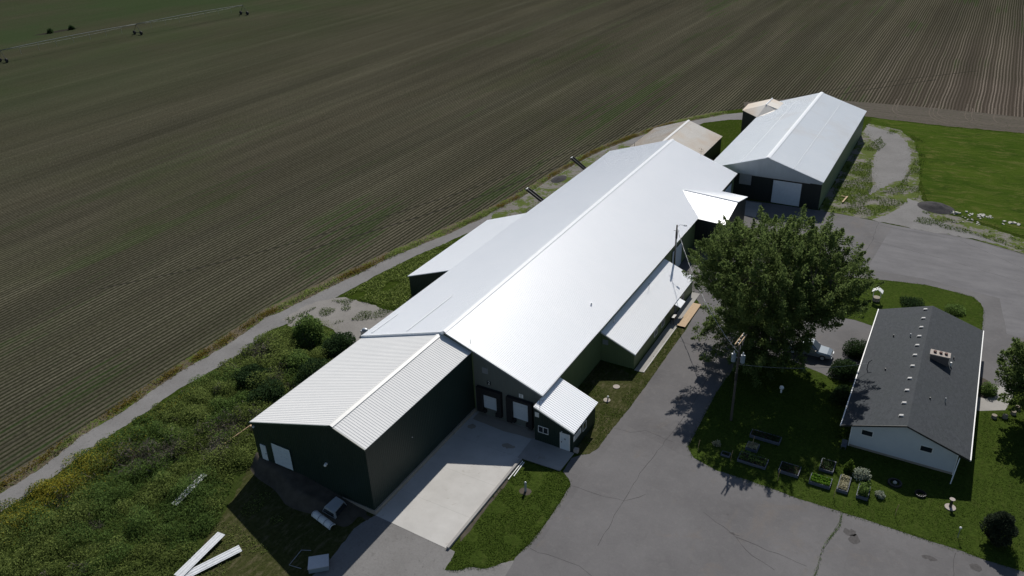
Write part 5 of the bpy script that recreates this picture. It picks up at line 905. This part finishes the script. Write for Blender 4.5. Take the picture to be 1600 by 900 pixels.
def blade():
    t = thing('plough_blade', 'pale ribbed snow plough blade lying on the dirt bank below the truck cap', 'plough blade', (-46.6, 40.3, 0)); A = Vector((-48.1, 40.62, .12)); B = Vector((-45.2, 40.05, .06)); d = (B - A).normalized(); nv = Vector((-d.y, d.x, 0)); m = MB(); vs = []; K = 8
    for i in range(K + 1):
        a = math.radians(15 + 130 * i / K); o = nv * (-.42 * math.cos(a)) + Vector((0, 0, .42 * math.sin(a)))
        o2 = nv * (-.38 * math.cos(a)) + Vector((0, 0, .38 * math.sin(a))); vs += [A + o, B + o, A + o2, B + o2]
    fs = []
    for i in range(K): a, b = 4 * i, 4 * i + 4; fs += [(a, a + 1, b + 1, b), (a + 2, b + 2, b + 3, a + 3), (a, b, b + 2, a + 2), (a + 1, a + 3, b + 3, b + 1)]
    fs += [(0, 2, 3, 1), (4 * K, 4 * K + 1, 4 * K + 3, 4 * K + 2)]; m.add(vs, fs).build('moldboard', 'cap_dull', t)
    for q in (.04, .35, .66, .96):
        c = A.lerp(B, q); r = MB(); pts = []
        for i in range(9):
            a = math.radians(15 + 130 * i / 8); pts.append(c + nv * (-.45 * math.cos(a)) + Vector((0, 0, .45 * math.sin(a))))
        r.tube(pts, .035, 5).build('rib', 'metal_grey', t)
blade()
def bin_():
    t = thing('metal_crate', 'dented bluish metal crate with a flat dirty lid beside the gravel drive', 'metal crate', (-43.2, 35.8, 0)); c = [(-44.37, 35.83), (-43.43, 34.67), (-42.05, 35.86), (-43.01, 36.95)]
    MB().hexa([(x, y, .04) for x, y in c], [(x, y, .56) for x, y in c]).build('body', 'porcelain', t); k = [(-43.215 + (x + 43.215) * 1.04, 35.83 + (y - 35.83) * 1.04) for x, y in c]
    MB().hexa([(x, y, .56) for x, y in k], [(x, y, .62) for x, y in k]).build('lid', 'metal_galv', t)
bin_()
o = MB().tube([(-44.5, 34.8, .04), (-45.8, 34.6, .04), (-46.05, 36.5, .04), (-45.2, 36.9, .04)], .035, 6).build('angle_iron_frame', 'metal_grey'); tag(o, 'open thin metal frame lying on the dirt beside the metal crate', 'metal frame')
def sheet(label, a, b, wd, z=.15, holes=False, seed=0):
    a = Vector((*a, z)); b = Vector((*b, z + .12)); d = (b - a).normalized(); nv = Vector((-d.y, d.x, 0)) * wd / 2
    m = ribbed(a - nv, a + nv, b + nv, b - nv, wd / 3.01, .03, .02, .06); o = m.build('roofing_sheet', 'sheet_metal'); return tag(o, label, 'metal sheet', 'loose roofing sheets in the weeds')
sheet('white ribbed roofing sheet lying in the weeds, upper arm of the V', (-53.75, 28.6), (-54.15, 34.2), .95, .34)
sheet('white ribbed roofing sheet on dry grass, lower arm of the V', (-53.5, 28.6), (-51.2, 33.8), .95, .20)
sheet('narrow white sheet half buried in the weeds away from the V pair', (-61.7, 34.8), (-62.4, 39.4), .75, .34)
o = MB().tube([(-64.3, 42.9, .55), (-63.7, 47.4, .9)], .07, 6).build('timber_rail', 'wood_light'); tag(o, 'thin timber rail lying across the weeds near the wing corner', 'timber rail')
o = MB().obox((-63.4, 47.2, .75), (.28, .28, .75)).build('timber_block', 'wood_light'); tag(o, 'short pale timber block upright in the weeds at the rail end', 'timber block')
o = MB().box(-65.9, -64.9, 69.7, 70.5, .0, .7).ball((-65.4, 70.1, .75), .45, 10, 6, (1.1, .8, .6)).build('feed_hopper', 'metal_galv'); tag(o, 'small silver metal hopper at the gravel patch corner beside the wing roof', 'hopper')

# far side objects
def mound(name, label, x, y, rx, ry, h, mat, rot=0):
    m = MB(); nx = 18; vs = []
    for j in range(nx + 1):
        for i in range(nx + 1):
            u, v = i / nx * 2 - 1, j / nx * 2 - 1; rr = math.hypot(u, v); hh = max(0, 1 - rr) ** 0.8 * h * (1 + .35 * mnoise.noise((u * 3 + x, v * 3, 2))); ca, sa = math.cos(rot), math.sin(rot)
            vs.append((x + u * rx * ca - v * ry * sa, y + u * rx * sa + v * ry * ca, hh - .02))
    o = m.add(vs, [(j * (nx + 1) + i, j * (nx + 1) + i + 1, (j + 1) * (nx + 1) + i + 1, (j + 1) * (nx + 1) + i) for j in range(nx) for i in range(nx)], True).build(name, mat); return tag(o, label, 'mound')
mound('gravel_mound', 'dark gravel mound at the lawn edge beyond the far apron', -1.2, 149.2, 3.2, 2.6, 1.0, 'darkdirt', -.5)
mound('gravel_mound', 'small dark gravel heap on the lane by the conveyors', -68.1, 134.5, 1.4, 2.4, .5, 'darkdirt')
def rubble(label, x, y, n, sp, mx):
    m = MB()
    for i in range(n):
        s = rng.uniform(.18, mx); px, py = x + rng.normal() * sp, y + rng.normal() * sp * .6; m.obox((px, py, s * .2), (s * 1.4, s * .9, s * .5), rng.uniform(0, 6), rng.uniform(-.4, .4))
    o = m.build('rubble_pile', 'stone'); o['kind'] = 'stuff'; tag(o, label, 'rubble')
rubble('bright white rubble beside the dark gravel mound', 1.6, 148.0, 14, .5, .6); rubble('scattered white rubble in the grass edge beyond the gravel mound', 5.8, 148.5, 22, .9, .4); rubble('small white stones in the gravel near the apron', 5.0, 145.5, 12, 1.6, .35); rubble('flat white stones farthest along the grass edge', 10.5, 147.2, 8, .6, .5)
o = MB().obox((-15.9, 146.2, .25), (.25, 3.2, .12), -.1).obox((-16.3, 147.7, .18), (1.0, .2, .1), 0).build('timber_offcuts', 'wood_light'); tag(o, 'pale timber offcuts lying in weeds beside the far shed', 'timber')
o = MB().obox((-42.6, 172.8, .2), (.25, 2.6, .15), .5).build('timber_plank', 'wood_light'); tag(o, 'single pale plank on the grass by the rusty annex', 'plank')

# ------------------------------------------------------------------ poles, cables, truck
def pole(name, label, x, y, h, r):
    t = thing(name, label, 'utility pole', (x, y, 0)); MB().tube([(x, y, -.3), (x, y, h)], r, 10, r * .7).build('pole', 'wood_pole', t); return t
p1 = pole('utility_pole', 'slim wooden utility pole with a lamp arm behind the annexe roof', -33.1, 103.2, 9.2, .16)
MB().tube([(-33.1, 103.2, 8.9), (-32.7, 103.3, 9.25), (-32.1, 103.4, 9.3)], .03, 6).build('lamp_arm', 'metal_grey', p1); MB().ball((-31.95, 103.42, 9.25), .2, 8, 6, (1.4, 1, .6)).build('lamp_head', 'metal_grey', p1)
MB().cyl((-33.0, 102.95), .17, 7.2, 8.3, 10).build('transformer', 'metal_dark', p1); MB().tube([(-33.5, 103.1, 8.3), (-32.7, 103.3, 8.3)], .03, 5).build('bracket', 'metal_dark', p1)
MB().tube([(-32.95, 103.05, 0), (-32.95, 103.05, 7.2)], .045, 6).build('conduit', 'metal_grey', p1)
p2 = pole('utility_pole', 'tall wooden utility pole with double crossarms and grey transformers on the lawn edge', -15.92, 74.08, 11.1, .15)
for dx in (-.18, .18):
    MB().obox((-15.92 + dx, 74.2, 10.75), (.10, 2.5, .13), -.08).build('crossarm', 'wood_light', p2)
for yy in (73.1, 73.7, 74.7, 75.2): MB().cyl((-15.9, yy), .06, 10.8, 11.0, 8).build('insulator', 'porcelain', p2)
for dx, dy in ((-.5, -.05), (.45, .1)):
    c = MB().cyl((-15.92 + dx, 74.08 + dy), .25, 7.95, 8.9, 14).build('transformer', 'porcelain', p2); MB().cyl((-15.92 + dx, 74.08 + dy), .07, 9.0, 9.25, 8).build('bushing', 'white', c); MB().obox((-15.92 + dx * .5, 74.08 + dy * .5, 8.5), (.3, .08, .1)).build('hanger', 'metal_grey', c)
MB().tube([(-15.92, 74.08, 5.6), (-15.92, 74.08, 6.5)], .165, 10).build('pole_wrap', 'metal_dark', p2)
for k, (dy, z) in enumerate(((.45, 9.9), (-.45, 9.9), (.9, 10.2))): MB().tube([(-15.75, 74.08 + dy, z), (-15.75, 74.08 + dy, z + .5)], .05, 6).build('fuse_cutout', 'cement', p2)
def cable(label, a, b, sag, r, mat, twist=0):
    a, b = Vector(a), Vector(b); P = []
    for i in range(41):
        u = i / 40; p = a.lerp(b, u); p.z -= sag * 4 * u * (1 - u); P.append(p)
    m = MB().tube(P, r, 5)
    if twist:
        Q = [p + Vector((math.cos(i * 1.6) * r * 2.2, 0, math.sin(i * 1.6) * r * 2.2)) for i, p in enumerate(P)]; m.tube(Q, r * .7, 4)
    tag(m.build('overhead_cable', mat), label, 'cable')
cable('twisted grey service cable hanging from the annexe pole into the big tree', (-32.95, 103.1, 8.6), (-16.0, 74.4, 8.9), 2.0, .03, 'cable', 1)
cable('thin dark service wire from the double crossarm pole to the house eave', (-15.8, 74.2, 7.6), (-3.85, 86.6, 3.9), .6, .018, 'cable')

def pickup():
    L, W = 5.7, 1.95; t = thing('pickup_truck', 'silver pickup truck parked on the driveway under the tree', 'pickup truck', (-11.15, 91.9, 0.02)); loc = dict(local=True); hw = W / 2
    def loft(secs, name, mat, par):
        """sections along x: (x, half width low, half width high, z low, z high)"""
        m = MB(); vs = []
        for x, a, b, z0, z1 in secs: vs += [(x, -a, z0), (x, a, z0), (x, a, z0 + (z1 - z0) * .7), (x, b, z1), (x, -b, z1), (x, -a, z0 + (z1 - z0) * .7)]
        n = 6; fs = [tuple(range(n - 1, -1, -1)), tuple(range(n * (len(secs) - 1), n * len(secs)))]
        for i in range(len(secs) - 1): fs += [(i * n + k, i * n + (k + 1) % n, (i + 1) * n + (k + 1) % n, (i + 1) * n + k) for k in range(n)]
        return m.add(vs, fs).build(name, mat, par, local=True)
    body = loft([(-2.80, .93, .90, .55, 1.12), (-2.7, .97, .94, .45, 1.15), (-.95, .97, .94, .42, 1.16), (.9, .97, .93, .42, 1.14), (1.3, .97, .88, .42, 1.12), (2.3, .95, .84, .45, 1.05), (2.72, .90, .76, .5, .95), (2.84, .82, .70, .55, .82)], 'body', 'truck', t)
    cab = loft([(-1.0, .88, .70, 1.14, 1.2), (-.75, .88, .68, 1.14, 1.80), (-.2, .90, .70, 1.14, 1.86), (.45, .90, .69, 1.14, 1.84), (1.25, .88, .70, 1.12, 1.17)], 'cab', 'truck', t)
    MB().add([(.52, -.66, 1.80), (.52, .66, 1.80), (1.2, .80, 1.20), (1.2, -.80, 1.20), (.56, -.66, 1.83), (.56, .66, 1.83), (1.26, .80, 1.22), (1.26, -.80, 1.22)], [(0, 1, 2, 3), (7, 6, 5, 4), (0, 3, 7, 4), (1, 5, 6, 2), (0, 4, 5, 1), (3, 2, 6, 7)]).build('windshield', 'dark_glass', cab, True)
    for s in (-1, 1):
        MB().hexa([(-.8, s * .875, 1.22), (.95, s * .90, 1.22), (.95, s * .91, 1.22), (-.8, s * .90, 1.22)], [(-.65, s * .735, 1.70), (.42, s * .74, 1.72), (.42, s * .765, 1.72), (-.65, s * .755, 1.70)]).build('side_window', 'dark_glass', cab, True)
        MB().obox((.95, s * 1.05, 1.2), (.14, .2, .16)).build('mirror', 'metal_dark', t, True)
        MB().obox((2.74, s * .66, .80), (.14, .26, .16)).build('headlight', 'amber', t, True)
        MB().obox((-2.80, s * .84, .9), (.06, .14, .34)).build('tail_light', 'red', t, True)
        MB().box(-2.6, -1.05, s * .90 - .05, s * .90 + .05, 1.14, 1.24).build('bed_rail', 'metal_dark', t, True)
        for x in (-1.75, 1.85):
            wh = MB().tube([(x, s * .72, .38), (x, s * .99, .38)], .38, 18).build('wheel', 'tyre', t, True); MB().tube([(x, s * .985, .38), (x, s * 1.0, .38)], .23, 12).build('rim', 'metal_galv', wh, True)
    MB().box(-2.55, -1.05, -.8, .8, 1.13, 1.17).build('truck_bed', 'metal_dark', t, True)
    MB().box(2.82, 2.92, -.85, .85, .42, .62).build('bumper', 'metal_galv', t, True); MB().box(2.80, 2.86, -.5, .5, .66, .84).build('grille', 'metal_dark', t, True)
pickup()

# ------------------------------------------------------------------ pivot irrigator far out in the field
pv = thing('pivot_irrigator', 'long thin pivot irrigation pipe on wheeled towers far out in the field', 'irrigator', (-293, 210, 0))
tw = [(-301.5, 104.0), (-297.4, 157.3), (-293.6, 209.9), (-286, 259.2)]
pts = []
for (a, b) in zip(tw[:-1], tw[1:]):
    for k in range(13):
        u = k / 12; pts.append((a[0] + (b[0] - a[0]) * u, a[1] + (b[1] - a[1]) * u, 4.0 + 0.35 * math.sin(u * math.pi)))
MB().tube(pts, .11, 6).build('pipe', 'pivot_pipe', pv)
for (a, b) in zip(tw[:-1], tw[1:]):
    lo = []; m = MB()
    for k in range(9):
        u = k / 8; x, y = a[0] + (b[0] - a[0]) * u, a[1] + (b[1] - a[1]) * u; z = 4.0 + 0.35 * math.sin(u * math.pi); lo.append((x, y, z - 0.8 * math.sin(u * math.pi) - .1))
        if 0 < k < 8: m.tube([(x, y, z), lo[-1]], .05, 4); m.tube([(x, y, z), (x, y, z - 2.6)], .04, 4)
    m.tube(lo, .03, 4).build('truss', 'metal_grey', pv)
for i, (x, y) in enumerate(tw):
    tm = MB()
    for s in (-1, 1): tm.tube([(x, y, 4.0), (x + s * 2.0, y, .8)], .08, 5)
    tm.tube([(x - 2.0, y, .8), (x + 2.0, y, .8)], .1, 5); to = tm.build('tower', 'metal_dark', pv)
    for s in (-1, 1): MB().tube([(x + s * 2.0, y - .2, .75), (x + s * 2.0, y + .2, .75)], .75, 14).build('wheel', 'tyre', to)
for x, y, lab in ((-334.5, 199, 'dark weed clump on the rut in the far field'), (-333, 207.5, 'dark shrub at the far end of the field rut')):
    shrub('field_bush', lab, 'bush', x, y, 1.5, 1.7, 600, 'leaf_dark', .5, None, .4, stems=False)
